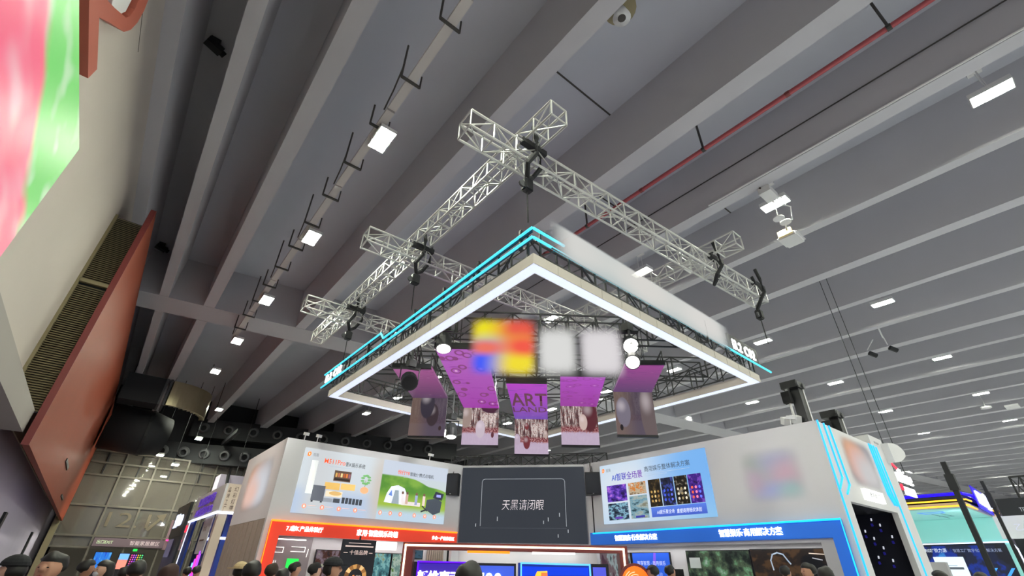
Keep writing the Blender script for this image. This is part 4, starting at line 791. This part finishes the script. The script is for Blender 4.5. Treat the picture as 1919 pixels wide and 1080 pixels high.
GF.poly('orange_tile', [(2.6, 1.3), (2.68, 1.55), (2.72, 1.62), (2.92, 1.63), (2.93, 1.3)], g('#f0b43c', 1.1), ds, .07, .08); GF.poly('red_tile', [(2.78, 1.3), (2.8, 1.6), (2.92, 1.6), (2.93, 1.3)], g('#e8693a', 1.1), ds, .08, .085)
ds = thing('desk_screen', 'narrow indigo screen at the right end inside the red gate', 'screen', tuple(GF.p(4, 0))); GF.rect('cabinet', 3.82, 0, 4.16, 1.765, M['darkbooth'], ds, -.3, .0); GF.rect('picture', 3.84, .1, 4.1, 1.71, g('#4a4fc0'), ds, .0, .012)
t = thing('orange_disc_sign', 'round orange disc sign with white swirls at the foot of the red gate', 'sign', tuple(GF.p(4.62, 1.4, .3)))
GF.disc('rim', 4.62, 1.47, .32, .32, M['maroon'], t, .18, .26, 28); GF.disc('face', 4.62, 1.46, .27, .28, g('#ee6f22', 1.05), t, .26, .275, 28)
for i in range(5): a0 = .3+i*.45; GF.path('swirl', [(4.62+(.06+.04*i)*math.cos(a0+.25*j), 1.46+(.06+.04*i)*math.sin(a0+.25*j)) for j in range(7)], .014, g('#f3c9a4'), t, .277, .004)
stick('stand', GF.p(4.62, 0, .2), GF.p(4.62, 1.2, .2), .03, M['black'], t)
# ================================================================ things on top of the right front, towers
t = thing('cap_box', 'plain white box on top of the booth front above the right neon lines', 'box', (17.1, 4.5, 5))
m = MB(); m.box(17.27, 4.29, 5.0, 18.4, 5.5, 5.32); m.done('shell', W_, t); MB().box(17.6, 4.27, 5.12, 17.95, 4.29, 5.16).done('vent_slot', M['grey'], t)
t = thing('rounded_sign_box', 'white round cornered box jutting out at the right end of the booth front', 'sign box', (18.3, 4.4, 4.9))
MB().prism([(x, 4.1, z) for x, z in [(18.2, 5.18), (18.8, 5.26), (19.26, 5.27), (19.6, 5.22), (19.78, 5.12), (19.7, 4.98), (19.3, 4.84), (18.94, 4.73), (18.2, 4.6)]], (0, .3, 0)).done('shell', W_, t)
TW = [(14.5, 4.9, 6.45, 'chain hoist tower with two steel rods behind the right booth wall corner'), (16.5, 4.75, 5.95, 'shorter black hoist tower behind the booth front')]
for i, (x, y, z, lab) in enumerate(TW):
    t = thing('hoist_tower', lab, 'tower', (x, y, 0), 'hoist towers')
    MB().box(x-.12, y-.1, 3.3, x+.12, y+.14, z-.1).done('mast', M['black'], t); MB().box(x-.28, y-.14, z-.2, x+.2, y+.3, z).done('head', M['black'], t)
    for dx in ((.17, -.2) if i == 0 else (.17,)): stick('rod', (x+dx, y+(.2 if dx < 0 else -.1), 3.3), (x+dx, y+(.2 if dx < 0 else -.1), z-.12), .035, M['alu'], t)
    for dx in (-.25, .15): MB().tube([(x+dx, y-.18, z-.12), (x+dx, y-.14, z-.12)], .08, 10).done('pulley', M['nozzle'], t)
    MB().box(x-.36, y+.1, z-.62, x-.16, y+.32, z-.3).done('motor', M['rubber'], t)
    MB().box(x-.3, y-.3, 3.3, x+.3, y+.4, 3.36).done('base_plate', M['black'], t)
t = thing('arm_spotlight', 'pair of white floodlights at the foot of the hoist tower with two rods', 'spotlight', (14.45, 5.3, 5.1), 'arm spotlights on the booth walls')
for dy in (.15, -.1): MB().bar((14.35, 5.25+dy, 5.42), (14.2, 5.1+dy, 5.32), .22, .2).done('head', M['apwhite'], t); stick('arm', (14.4, 5.3+dy, 5.0), (14.4, 5.3+dy, 5.4), .025, M['apwhite'], t)
# hanging lit letters of the next booth
t = thing('lit_letter_sign', 'white lit letters with a small red stroke beyond the right booth front', 'sign', (19.4, 4.7, 4))
f = Fr((0, 4.7, 0), (1, 0, 0)); letters(f, 'nShine', 20.3, 4.36, 1.7, .46, E_['white'], t, .02, .0, .04)
for i in range(5): f.rect('lit_block', 20.62+.24*i, 3.98, 20.8+.24*i, 4.24, E_['white'], t, 0, .04)
f.path('red_stroke', [(20.3, 4.92), (20.75, 4.78)], .09, E_['redglow'], t, .02, .03); f.disc('red_dot', 20.45, 4.2, .1, .1, E_['redglow'], t, 0, .04)
f.rect('rail', 20.2, 4.27, 22.0, 4.31, M['black'], t, -.04, -.01)
for x in (20.5, 21.7): stick('hanger_rod', (x, 4.74, 4.3), (x, 4.74, 14.2), .012, M['dark'], t)
# teal booth with violet and amber neon
tb = thing('teal_booth', 'teal booth with violet and amber neon roof lines and a big blue wall screen', 'booth', (25, 4.5, 0))
MB().box(28.0, 3.72, 2.9, 28.2, 7.0, 3.76).done('wall', M['teal'], tb); MB().box(28.0, 3.72, 0, 28.2, 3.86, 2.9).done('wall_end', M['teal'], tb); MB().box(28.06, 3.86, 0, 28.2, 7.0, 2.9).done('wall_back', M['darkbooth'], tb)
cap = [(23.4, 7.0), (23.4, 3.76), (30.5, 3.9), (30.5, 7.0)]
MB().prism([(x, y, 4.06) for x, y in cap], (0, 0, .14)).done('roof_slab', M['dark'], tb)
MB().prism([(x+.1, y, 3.78) for x, y in cap], (0, 0, .16)).done('roof_slab', M['beige'], tb)
MB().prism([(x+.2, y+.05, 3.765) for x, y in cap], (0, 0, .012)).done('soffit', M['teal'], tb)
neon('neon_strip', [(23.38, 7.0, 4.2), (23.38, 3.72, 4.2), (24.5, 3.62, 4.2)], .055, E_['deepblue'], tb); neon('neon_strip', [(24.5, 3.62, 4.15), (28.5, 3.9, 3.98)], .05, E_['deepblue'], tb)
neon('neon_strip', [(23.37, 6.2, 4.0), (23.37, 3.68, 4.0), (24.1, 3.68, 4.0)], .03, E_['yellow'], tb); neon('neon_strip', [(23.37, 7, 3.82), (23.37, 3.69, 3.82), (24.8, 3.72, 3.8)], .03, E_['yellow'], tb); neon('neon_strip', [(28.5, 3.8, 3.8), (30, 3.86, 3.8)], .03, E_['yellow'], tb); neon('neon_strip', [(28, 3.75, 4.0), (29.4, 3.8, 4.0)], .03, E_['yellow'], tb)
f = Fr((24.6, 3.55, 0), (1, .06, 0)); letters(f, 'KESE科声', .0, 3.9, 3.3, .6, E_['coolw'], tb, .02, .0, .05); f.rect('sign_back', -.2, 3.82, 3.5, 4.55, glow('violet_board', '#3a2ad0', .6), tb, -.06, -.02)
for (x, y) in ((24.0, 6.6), (30.2, 4.1), (30.2, 6.8)): MB().box(x-.08, y-.08, 0, x+.08, y+.08, 3.78).done('post', M['grey'], tb)
f = Fr((27.98, 0, 0), (0, -1, 0)); q = 7/6; zz = lambda z: 1.65+(z-1.65)*q
f.path('light_line', [(-6.6, zz(2.68)), (-3.2*q, zz(2.71)), (-3.12*q, zz(2.67)), (-3.05*q, zz(2.5)), (-3.2*q+.2, zz(1.0))], .045, E_['coolw'], tb, .02, .03)
f.rect('screen', -6.7, .4, -3.3*q, zz(2.62), pic('pic_blue_streaks', ['#23242e', '#252a44', '#1f3aa0', '#3f8fe0'], (2.5, 1.5, 1), 3), tb, -.02, .0, True)
text(f, 'RISE°锐力源', -5.55*q, zz(2.42), .72, .15, g('#c3c8d6'), tb, .004, .0); text(f, '智慧工厂数字化整体解决方案', -4.75*q, zz(2.42), 1.5, .12, g('#7f88a6'), tb, .004, .0)
f.rect('page', -5.4*q, .5, -4.55*q, zz(2.28), g('#c9ced6'), tb, .001, .004); f.rect('caption', -5.3*q, zz(2.0), -4.8*q, zz(2.03), g('#8d96a6'), tb, .004, .006); f.rect('caption', -5.05*q, zz(1.9), -4.65*q, zz(1.97), g('#4a5058'), tb, .004, .006)
for i in range(3): f.poly('light_streak', [(-5.1+.5*i, 1.3), (-4.5+.5*i, 2.0), (-4.4+.5*i, 2.0), (-5.0+.5*i, 1.3)], g('#3f8fe6'), tb, .001, .004)
f.rect('city_picture', -4.9, .6, -3.95, 1.5, pic('pic_city', ['#2f5f80', '#6fb0c4', '#a9d2d2'], (4, 3, 1), 4), tb, .002, .006, True)
fs = Fr((0, 0, 3.76), (0, -1, 0), (1, 0, 0)); fs.n = Vector((0, 0, -1))
fs.path('roof_print', [(-5.45, 24.6), (-5.35, 25.2), (-4.75, 25.0), (-4.7, 24.5), (-5.45, 24.6)], .07, g('#4a86d0'), tb, .006, .006); fs.path('roof_print', [(-5.2, 25.4), (-5.1, 27.4)], .05, g('#3f6f72'), tb, .006, .006); fs.path('roof_print', [(-4.9, 25.3), (-4.8, 26.6), (-5.2, 26.4)], .04, g('#3f6f72'), tb, .006, .006)
MB().box(23.0, 4.9, 0, 23.3, 5.9, 2.1).done('counter', M['grey'], tb)
for (x, y, z, lab) in ((22.0, 3.62, 5.05, 'black slanted mast standing before the teal booth'), (25.2, 3.3, 4.75, 'thin black mast behind the violet neon roof')):
    t = thing('lifting_mast', lab, 'mast', (x, y, 0), 'masts of the teal booth'); stick('pole', (x, y, 0), (x, y, z), (.15, .1)[x > 23], M['black'], t, 'box'); stick('pole', (x, y, z-.9), (x, y, z-.4), (.24, .16)[x > 23], M['black'], t, 'box'); MB().box(x-.3, y-.3, 0, x+.3, y+.3, .06).done('base_plate', M['black'], t)
t = thing('navy_booth', 'dark navy booth block with a small white word behind the teal booth', 'booth', (31, 2, 0))
MB().box(31.6, -2, 0, 36, 4.0, 4.75).done('block', M['darkbooth'], t); text(Fr((31.59, 0, 0), (0, -1, 0)), 'TELUCOM', -3.35, 4.2, .75, .16, g('#8d9096'), t, .004, .005)
box_truss('dark ladder truss standing on the navy booth', (32, 3.2, 4.75), (32, 2.2, 4.75), .3, .9, 3, BK, .04, .03, 'roof_truss', None, faces='sl', kind='box')
t = thing('white_side_board', 'white tilted board with a grey mark at the right end of the teal booth', 'board', (29, 3.2, 3.3))
MB().box(27.2, 2.55, 2.95, 27.3, 3.75, 3.72).done('board', W_, t); text(Fr((27.19, 0, 0), (0, -1, 0)), '乙', -3.25, 3.22, .22, .22, g('#a9a9b6'), t, .004, .0); stick('leg', (27.25, 3.0, 0), (27.25, 3.0, 2.95), .04, M['grey'], t, 'box')
# ================================================================ neighbours on the left
lb = thing('blue_booth', 'white and blue light strip booth with a lit white edge, left of the main booth', 'booth', (4.2, 28, 0))
MB().box(4.0, 25.5, 3.6, 4.1, 33.2, 4.75).done('fascia', M['white'], lb); MB().box(4.1, 25.5, 3.6, 9, 25.6, 4.75).done('fascia', M['cream'], lb); MB().box(4.1, 25.6, 4.6, 9, 33.2, 4.7).done('roof', M['grey'], lb)
neon('neon_strip', [(3.97, 33.2, 3.56), (3.97, 25.47, 3.56), (9, 25.47, 3.56)], .06, E_['coolw'], lb)
f = Fr((3.99, 32.3, 0), (0, -1, 0)); letters(f, '幻彩灯带', .6, 4.15, 4.4, .42, E_['lilac'], lb, .02, .02, .04); letters(f, 'AI智能TOB', .4, 3.68, 4.8, .4, E_['lilac'], lb, .02, .02, .04)
f = Fr((4.1, 25.49, 0), (1, 0, 0))
dkp = mat('dark_lettering', '#5a4038', .7)
for i, ch in enumerate('幻彩灯带'): text(f, ch, .28, 4.45-.26*i, .16, .19, dkp, lb, .004, .0)
for i, ch in enumerate('源头厂家'): text(f, ch, .72, 4.45-.26*i, .16, .19, dkp, lb, .004, .0)
for i, ch in enumerate('品牌工厂'): text(f, ch, .05, 4.4-.26*i, .1, .19, dkp, lb, .004, .0)
MB().box(4.05, 25.55, 0, 4.4, 26.0, 3.6).done('pillar', M['cream'], lb); MB().box(4.05, 31.8, 0, 4.15, 33.2, 3.6).done('panel', M['bluewall'], lb); MB().box(4.6, 26.4, 0, 9, 26.5, 3.6).done('panel', M['bluewall'], lb); MB().box(4.6, 26.5, 0, 4.7, 33, 3.6).done('panel', M['bluewall'], lb); MB().box(4.02, 33.15, 0, 4.08, 33.25, 3.6).done('edge_light', E_['coolw'], lb)
MB().box(4.02, 26.4, 2.0, 4.06, 28.4, 3.5).done('white_board', W_, lb); ff_ = Fr((4.01, 28.4, 0), (0, -1, 0)); text(ff_, '智能', .5, 2.9, .8, .2, dkp, lb, .004, .0); ff_.rect('caption', .4, 2.5, 1.5, 2.56, dkp, lb, 0, .004)
MB().box(4.4, 26.3, 2.55, 5.6, 26.36, 2.66).done('light_bar', E_['coolw'], lb); MB().box(4.5, 29, 2.6, 4.56, 31.6, 2.72).done('light_bar', E_['coolw'], lb); MB().tube([(4.9, 25.9, 3.55), (4.9, 25.9, 3.45)], .2, 12).done('red_lamp', E_['redglow'], lb)
f = Fr((4.2, 26.2, 0), (1, 0, 0))
for i, (x, h) in enumerate(((.0, 'bluetube'), (.13, 'icewhite'), (.27, 'violettube'), (.4, 'pink'), (.52, 'violettube'))): neon('light_tube', [(4.02, 28.2-.35*i, .3), (4.02, 28.2-.35*i, 1.5+.15*i)], .05, E_[h], lb)
neon('light_tube', [(4.75, 25.42, .2), (4.8, 25.42, 1.35)], .05, E_['redglow'], lb); neon('light_tube', [(4.8, 25.42, 1.35), (4.83, 25.42, 1.75)], .05, E_['violettube'], lb)
db = thing('dark_booth', 'dark booth front with a lit white sign left of the blue booth', 'booth', (3.9, 35, 0))
MB().box(3.85, 33.6, 0, 3.95, 38.5, 2.9).done('front', M['black'], db); MB().box(3.8, 33.6, 2.9, 3.95, 38.5, 4.6).done('sign_board', M['black'], db); f = Fr((3.79, 37.9, 0), (0, -1, 0)); letters(f, '光影LED', .2, 3.4, 3.2, .75, E_['coolw'], db, .02, .02, .04); f.rect('poster', .3, 1.9, 2.4, 2.8, glow('dim_poster', '#565066', .8), db, 0, .02)
t = thing('air_handling_unit', 'dim grey unit with pipes high behind the blue booth', 'unit', (9, 40, 7))
MB().box(6.3, 44, 6.2, 9.2, 46, 7.6).done('casing', M['lower'], t); MB().box(8, 43.8, 5.2, 12, 45.5, 6.4).done('casing', M['lower'], t); MB().tube([(6.8, 43.9, 7.6), (6.9, 43.9, 6.8), (7.4, 43.9, 6.6), (7.5, 43.9, 6.0)], .12, 8).done('pipe', M['dark'], t); stick('hanger_rod', (7.5, 45, 7.6), (7.5, 45, 14.1), .03, M['dark'], t)
for i, (x, y, z) in enumerate(((5.0, 34, 4.85), (5.4, 31, 4.85), (6, 28, 4.85), (7.2, 27, 4.85))):
    t = thing('roof_flood', '%s small white floodlight on the roof of the blue booth' % ORD[i], 'spotlight', (x, y, z), 'floodlights on the blue booth'); MB().bar((x-.3, y, z+.25), (x+.1, y-.2, z+.2), .3, .1).done('head', E_['coolw'], t); stick('arm', (x, y, z-.15), (x, y, z+.2), .03, M['dark'], t)
# screens before the end wall
f = Fr((0, 45, 0), (1, 0, 0))
def wall_screen(label, x0, z0, x1, z1, m):
    t = thing('wall_screen', label, 'screen', (x0, 45, 0), 'screens before the glass wall'); f.rect('picture', x0, z0, x1, z1, m, t, 0, .02, True); f.rect('cabinet', x0-.04, 0, x1+.04, z1+.04, M['darkbooth'], t, -.15, -.002); return t
wall_screen('blue and violet screen at the foot of the glass wall', .68, 1.2, 1.55, 2.15, pic('pic_blue_violet', ['#2a18d0', '#2f7fe6', '#5ab0f0'], (4, .8, 1), 2, 1.0))
t = wall_screen('pale blue over salmon screen at the foot of the glass wall', 2.02, 1.2, 2.55, 2.1, g('#e88a7a')); f.rect('upper_picture', 2.02, 1.75, 2.55, 2.1, g('#6aa0f0', 1.1), t, .02, .03)
t = wall_screen('screen of rainbow dots at the foot of the glass wall', 2.62, .6, 3.35, 2.1, g('#241c24'))
for i in range(6):
    for j in range(11): f.disc('dot', 2.7+.12*i, 2.02-.125*j, .04, .045, g(['#d94a8a', '#c94ad0', '#8a5ad9', '#d9a03a', '#7ac94a', '#4ad98a'][i] if j < 5 else ['#8a5ad9', '#4a9ad9', '#4ac9c9', '#4ad98a', '#5ad95a', '#7ac94a'][i], 1.0), t, .02, .03, 6)
t = thing('red_white_reflection', 'red and white reflection with a pink line on the glass wall, built as a glowing board', 'sign', (5, 45, 3.6)); f.rect('red_panel', 4.75, 3.55, 5.4, 4.0, E_['redglow'], t, 0, .03); f.rect('white_panel', 4.45, 3.55, 4.74, 3.95, E_['coolw'], t, 0, .03); f.rect('pink_line', 4.35, 2.95, 5.3, 3.05, E_['pink'], t, 0, .03); f.rect('board', 4.3, 2.4, 5.5, 4.3, mat('mauve_reflection', '#8a6f78', .6), t, -.1, -.002); stick('hanger_rod', (4.9, 45.05, 4.3), (4.9, 45.05, 14.1), .02, M['dark'], t)  # reflection in the glass, built as an added glowing board in front
t = thing('overdoor_sign', 'long dim mauve sign band over the glass wall doors', 'sign', (2, 46.8, 2.5)); fo = Fr((0, 46.86, 0), (1, 0, 0)); fo.rect('band', .3, 2.52, 6.2, 3.05, mat('mauve_band', '#6f5d66', .5), t, 0, .04); text(fo, '智能家居展区', 2.4, 2.65, 1.8, .28, g('#b9a9ac'), t, .045, .0); text(fo, '出口EXIT', .5, 2.68, .9, .24, g('#b9d0a8'), t, .045, .0)
t = thing('exit_sign', 'small green exit sign over the glass wall doors', 'sign', (2.9, 46.7, 2.3)); fo.rect('panel', 2.75, 2.28, 3.0, 2.42, E_['green'], t, .05, .1)
# ================================================================ booth wash lights, added without fixtures to brighten the walls
def spot(p, q, e, ang, col=(1, .98, .96), r=.15):
    l = bpy.data.lights.new('added_wash_spot', 'SPOT'); l.energy = e; l.spot_size = math.radians(ang); l.spot_blend = .9; l.shadow_soft_size = r; l.color = col
    o = bpy.data.objects.new('added_wash_spot', l); COL.objects.link(o); o.location = p; o.rotation_euler = (Vector(q)-Vector(p)).to_track_quat('-Z', 'Y').to_euler()
spot((7.2, 9.4, 6.0), (6.2, 15.6, 3.6), 950, 85); spot((8.6, 7.4, 6.0), (13.3, 8.5, 3.6), 300, 85); spot((5.5, 8.6, 6.0), (5.0, 15.6, 3.6), 450, 70); spot((8.9, 5.9, 6.0), (13.3, 5.5, 3.8), 190, 75)
spot((16.2, -3.0, 7.0), (16.2, 4.3, 3.4), 90, 80); spot((24.6, 4.6, .4), (26, 5, 3.76), 90, 120, (.9, 1, 1)); spot((24, 4.2, 3.6), (28, 5, 2.6), 70, 100, (.9, 1, 1)); spot((-.5, 17, 6.5), (3.7, 18.3, 3.6), 450, 80, (1, .9, .8))
# ================================================================ PEOPLE
def person_mesh(kind):
    """one skinned body; z up, faces +y, 1.70 m tall"""
    V, Rr, Ed = [], [], []
    def add(p, r, par=None):
        V.append(Vector(p)); Rr.append(r if isinstance(r, tuple) else (r, r)); i = len(V)-1
        if par is not None: Ed.append((par, i))
        return i
    pel = add((0, 0, .93), (.155, .11)); wa = add((0, .005, 1.10), (.135, .095), pel); ch = add((0, 0, 1.27), (.165, .115), wa); up = add((0, -.01, 1.38), (.12, .085), ch)
    nk = add((0, -.005, 1.45), .052, up); jaw = add((0, .02, 1.52), (.062, .075), nk); hd = add((0, .005, 1.60), (.082, .098), jaw); add((0, 0, 1.66), (.06, .075), hd)
    add((0, .118, 1.575), .014, hd)
    for s in (-1, 1):
        add((s*.088, .0, 1.575), (.016, .024), hd)
        sh = add((s*.175, -.01, 1.375), .06, up)
        if kind == 'phone' and s == 1: el = add((.23, .10, 1.15), .043, sh); wr = add((.14, .32, 1.36), .03, el); pa = add((.12, .36, 1.43), (.036, .02), wr); fd = Vector((-.1, .1, .8)).normalized(); fs = Vector((.9, .2, .1)).normalized()
        else: el = add((s*.225, -.02, 1.10), .043, sh); wr = add((s*.245, .05, .87), .03, el); pa = add((s*.247, .065, .79), (.02, .036), wr); fd = Vector((0, .12, -1)).normalized(); fs = Vector((0, 1, .1)).normalized()
        for j, (o, ln) in enumerate(((-.03, .075), (-.01, .09), (.01, .085), (.03, .065))):
            a = V[pa]+fs*o; m = a+fd*ln*.6; k0 = add(a+fd*.02, .011, pa); k1 = add(m, .009, k0); add(m+fd*ln*.5+fs.cross(fd)*.012*s, .008, k1)
        t0 = add(V[pa]+fs*.045-fd*.02, .011, pa); add(V[pa]+fs*.06+fd*.035, .009, t0)
        hp = add((s*.09, 0, .86), .085, pel); kn = add((s*.10, .02, .49), .056, hp); an = add((s*.105, -.02, .09), .04, kn); he = add((s*.105, -.04, .035), .036, an); add((s*.115, .15, .03), (.038, .025), he)
    me = bpy.data.meshes.new('person_body'); me.from_pydata(V, Ed, []); ob = bpy.data.objects.new('tmp_body', me); COL.objects.link(ob)
    md = ob.modifiers.new('s', 'SKIN'); md.use_smooth_shade = True
    if not me.skin_vertices: me.skin_vertices.new()
    for i, r in enumerate(Rr): me.skin_vertices[0].data[i].radius = r; me.skin_vertices[0].data[i].use_root = (i == 0)
    ob.modifiers.new('d', 'SUBSURF').levels = 1
    dg = bpy.context.evaluated_depsgraph_get(); dg.update(); out = bpy.data.meshes.new_from_object(ob.evaluated_get(dg)); bpy.data.objects.remove(ob)
    for p in out.polygons: p.use_smooth = True
    out.materials.clear(); out.materials.append(M['skin']); return out
def shell(body, keep, grow, name):
    """garment: the part of the body surface inside keep(), pushed outward, hem closed"""
    b = bmesh.new(); b.from_mesh(body); bmesh.ops.delete(b, geom=[f for f in b.faces if not keep(f.calc_center_median())], context='FACES'); b.normal_update()
    for v in b.verts: v.co += v.normal*grow
    me = bpy.data.meshes.new(name); b.to_mesh(me); b.free()
    for p in me.polygons: p.use_smooth = True
    me.materials.append(M['white']); return me
def hair_mesh(style):
    m = MB(); c = Vector((0, -.008, 1.605)); m.ball(c, (.098, .118, .105), 20, 14)
    for v in m.b.verts:
        d = v.co-c
        if d.y > .02 and d.z < .045 - (.02 if style == 'fringe' else 0): v.co = c+d*.72
        elif d.z < -.03 and style != 'long': v.co = c+d*Vector((1, 1, 1)).x*(.80 if d.z < -.06 else .93)
        elif style == 'long' and d.z < -.02 and d.y < .03: v.co.z -= .22*min(1, -d.z/.08); v.co.y -= .015
        if d.z > .05: v.co += d.normalized()*.008*math.sin(40*d.x+25*d.y)
    me = bpy.data.meshes.new('hair'); bmesh.ops.recalc_face_normals(m.b, faces=m.b.faces); m.b.to_mesh(me); m.b.free()
    for p in me.polygons: p.use_smooth = True
    me.materials.append(M['hair']); return me
def cap_mesh(brim):
    m = MB(); c = Vector((0, -.005, 1.63)); m.ball(c, (.105, .122, .095), 18, 10)
    for v in m.b.verts:
        if v.co.z < 1.625: v.co.z = 1.625
    n = 16
    if brim == 'peak': m.prism([(.085*math.cos(PI*k/n), .07+.14*math.sin(PI*k/n), 1.625) for k in range(n+1)], (0, 0, .014))
    else: m.prism([(.18*math.cos(2*PI*k/24), .19*math.sin(2*PI*k/24), 1.625) for k in range(24)], (0, 0, .015))
    me = bpy.data.meshes.new('cap'); bmesh.ops.recalc_face_normals(m.b, faces=m.b.faces); m.b.to_mesh(me); m.b.free(); me.materials.append(M['hair']); return me
def face_mesh():
    m = MB()
    for s in (-1, 1): m.ball((s*.034, .094, 1.60), (.012, .008, .007), 8, 6)
    return m
B_ = {k: person_mesh(k) for k in ('stand', 'phone')}
PM = {}
for k, b in B_.items():
    PM[k] = dict(body=b, shirt=shell(b, lambda c: .9 < c.z < 1.435 and (abs(c.x) < .3) and not (c.z < 1.16 and abs(c.x) > .185) and c.y < .16, .014, 'shirt'), trousers=shell(b, lambda c: .08 < c.z < .95 and abs(c.x) < .175, .012, 'trousers'), shoes=shell(b, lambda c: c.z < .085 and abs(c.x) < .2, .009, 'shoe'))
def eye_me(s):
    m = MB(); m.ball((s*.032, .090, 1.592), (.010, .006, .005), 8, 6); me = bpy.data.meshes.new('eye'); m.b.to_mesh(me); m.b.free(); me.materials.append(M['rubber']); return me
def mouth_me():
    m = MB(); m.ball((0, .088, 1.532), (.022, .008, .006), 8, 6); me = bpy.data.meshes.new('mouth'); m.b.to_mesh(me); m.b.free(); me.materials.append(mat('lip', '#8a4a40', .5)); return me
EY = (eye_me(-1), eye_me(1)); MO = mouth_me()
HR = {k: hair_mesh(k) for k in ('short', 'fringe', 'long')}; CP = {k: cap_mesh(k) for k in ('peak', 'round')}
CLO = {}
def cloth(h):
    if h not in CLO: CLO[h] = mat('cloth_'+h[1:], h, .85)
    return CLO[h]
SK = [M['skin'], mat('skin_fair', '#cfa58c', .6), mat('skin_tan', '#a3745a', .6)]
def person(x, y, hgt, turn, label, shirt='#2b2d33', trs='#23252b', style='short', haircol=None, hat=None, hatcol='#15161a', kind='stand', skin=0, mask=False, wide=1.0):
    """turn: degrees, 0 faces away from the camera"""
    t = thing('person', label, 'person', (0, 0, 0), 'visitors')
    away = math.atan2(y, x)-PI/2; s = hgt/1.70
    mw = Matrix.Diagonal((s*wide, s*wide, s, 1))
    pm = PM[kind]
    put('body', pm['body'], mw, t, SK[skin]); put('shirt', pm['shirt'], mw, t, cloth(shirt)); put('trousers', pm['trousers'], mw, t, cloth(trs)); put('shoes', pm['shoes'], mw, t, cloth('#1a1a1c'))
    if not hat or style == 'long': put('hair', HR[style], mw, t, cloth(haircol) if haircol else M['hair'])
    elif hat: put('hair', HR['short'], Matrix.Diagonal((s*.97, s*.97, s*.985, 1)), t, cloth(haircol) if haircol else M['hair'])
    if hat: put('cap', CP[hat], mw, t, cloth(hatcol))
    for e in EY: put('eye', e, mw, t)
    put('mouth', MO, mw, t)
    if mask:
        m = MB(); m.ball((0, .055, 1.545), (.062, .055, .045), 12, 8); o = m.done('face_mask', M['apwhite'], t, True); o.matrix_basis = mw
    if kind == 'phone': MB().box(.06*s, .375*s, 1.42*s, .15*s, .39*s, 1.58*s).done('phone', M['rubber'], t) if False else None
    t.location = (x, y, 0); t.rotation_euler = (0, 0, away+math.radians(turn)); return t
person(-.47, 7.04, 1.67, 60, 'person in a black cap by the white wall, face at the bottom edge', '#3a3436', hat='peak', skin=1)
person(-.17, 6.03, 1.705, 150, 'person with thick swept black hair and a bare neck, before the glass wall doors', '#8d6a5c', style='fringe', skin=0, wide=1.04)
person(.12, 10.18, 1.66, -70, 'person in a white shirt with short dark hair before the blue end screen', '#d9d4d0', skin=2)
person(.3, 9.18, 1.655, 110, 'person in a dark jacket with a white face mask, long dark hair', '#1f2126', style='long', mask=True, skin=1)
person(.64, 10.85, 1.58, -20, 'person in a grey top raising a phone before the rainbow dot screen', '#8d8a8c', kind='phone', skin=2)
person(.55, 7.6, 1.66, 0, 'person seen from behind with round black hair under the rainbow dots', '#26282c', skin=1)
person(.75, 6.5, 1.63, 10, 'person with brown long hair from behind at the dark booth', '#3b302e', style='long', haircol='#3a2622')
person(2.04, 14.58, 1.56, 20, 'small far person with black hair before the blue booth pillar', '#3f4048')
person(2.21, 14.42, 1.59, -30, 'small far person beside the light tubes of the blue booth', '#6a6468')
person(1.9, 8.76, 1.66, 10, 'person in a beige round hat by the brown plank wall', '#b9a789', hat='round', hatcol='#b8a47e')
person(1.49, 6.34, 1.675, 15, 'person with black hair from behind beside the beige round hat', '#2a2c33')
person(2.27, 8.47, 1.66, -15, 'person with brownish short hair before the red side fascia', '#4a4440', haircol='#33291f')
person(2.30, 8.0, 1.60, 0, 'shorter person with black hair between two heads at the red fascia', '#2d2f36')
person(3.09, 10.07, 1.69, -75, 'person in profile with cropped hair under the green display screen', '#7f7c80', skin=0)
person(3.04, 8.86, 1.68, -60, 'person in a white shirt looking at the horse picture', '#d5d7dc', haircol='#1d1b1c', skin=1)
person(2.5, 6.65, 1.725, -100, 'person in a dark cap and pale shirt beside the black roll up banner', '#c9ccd2', hat='peak', hatcol='#1b1d22')
person(2.12, 3.09, 1.685, 0, 'big dark round head from behind at the bottom before the violet screen', '#33353a')
person(11.6, 8.9, 1.70, 30, 'far person half hidden behind the orange disc', '#45474d')
person(8.63, 6.36, 1.755, 60, 'person with black hair and bare ear before the blue television', '#50535c', skin=0)
person(9.4, 6.5, 1.77, -40, 'person with cropped black hair right of the blue television', '#3c4450', skin=0)
person(9.3, 3.8, 1.815, 120, 'person facing the camera in front of the dark television', '#4a5260', skin=0)
person(7.95, 3.03, 1.75, -20, 'person in a dark hood from behind near the blue side fascia', '#24272c', style='long')
person(11.0, 2.49, 1.74, 60, 'person with black hair at the foot of the teal booth', '#36383e', skin=1)
person(11.54, 2.08, 1.73, 30, 'rightmost person with black hair under the teal booth screen', '#3d3f46')
person(11.27, 5.05, 1.80, -30, 'person before the headset outline of the dark television', '#2f3440')

# area lights added to brighten the inner walls, no fixtures built
def fill_strip(p, q, e):
    p, q = Vector(p), Vector(q); l = bpy.data.lights.new('added_wall_fill', 'AREA'); l.shape = 'RECTANGLE'; l.size = (q-p).length; l.size_y = .06; l.energy = e; l.color = (1, .98, .95)
    o = bpy.data.objects.new('added_wall_fill', l); COL.objects.link(o); o.location = (p+q)/2; o.rotation_euler = (0, 0, math.atan2(q.y-p.y, q.x-p.x))
fill_strip((4.4, 15.95, 2.38), (10, 15.95, 2.38), 15); fill_strip((13.6, 4.9, 2.28), (13.6, 12, 2.28), 18); fill_strip(tuple(SF.p(.2, 2.25, .25)), tuple(SF.p(4.4, 2.25, .25)), 10)
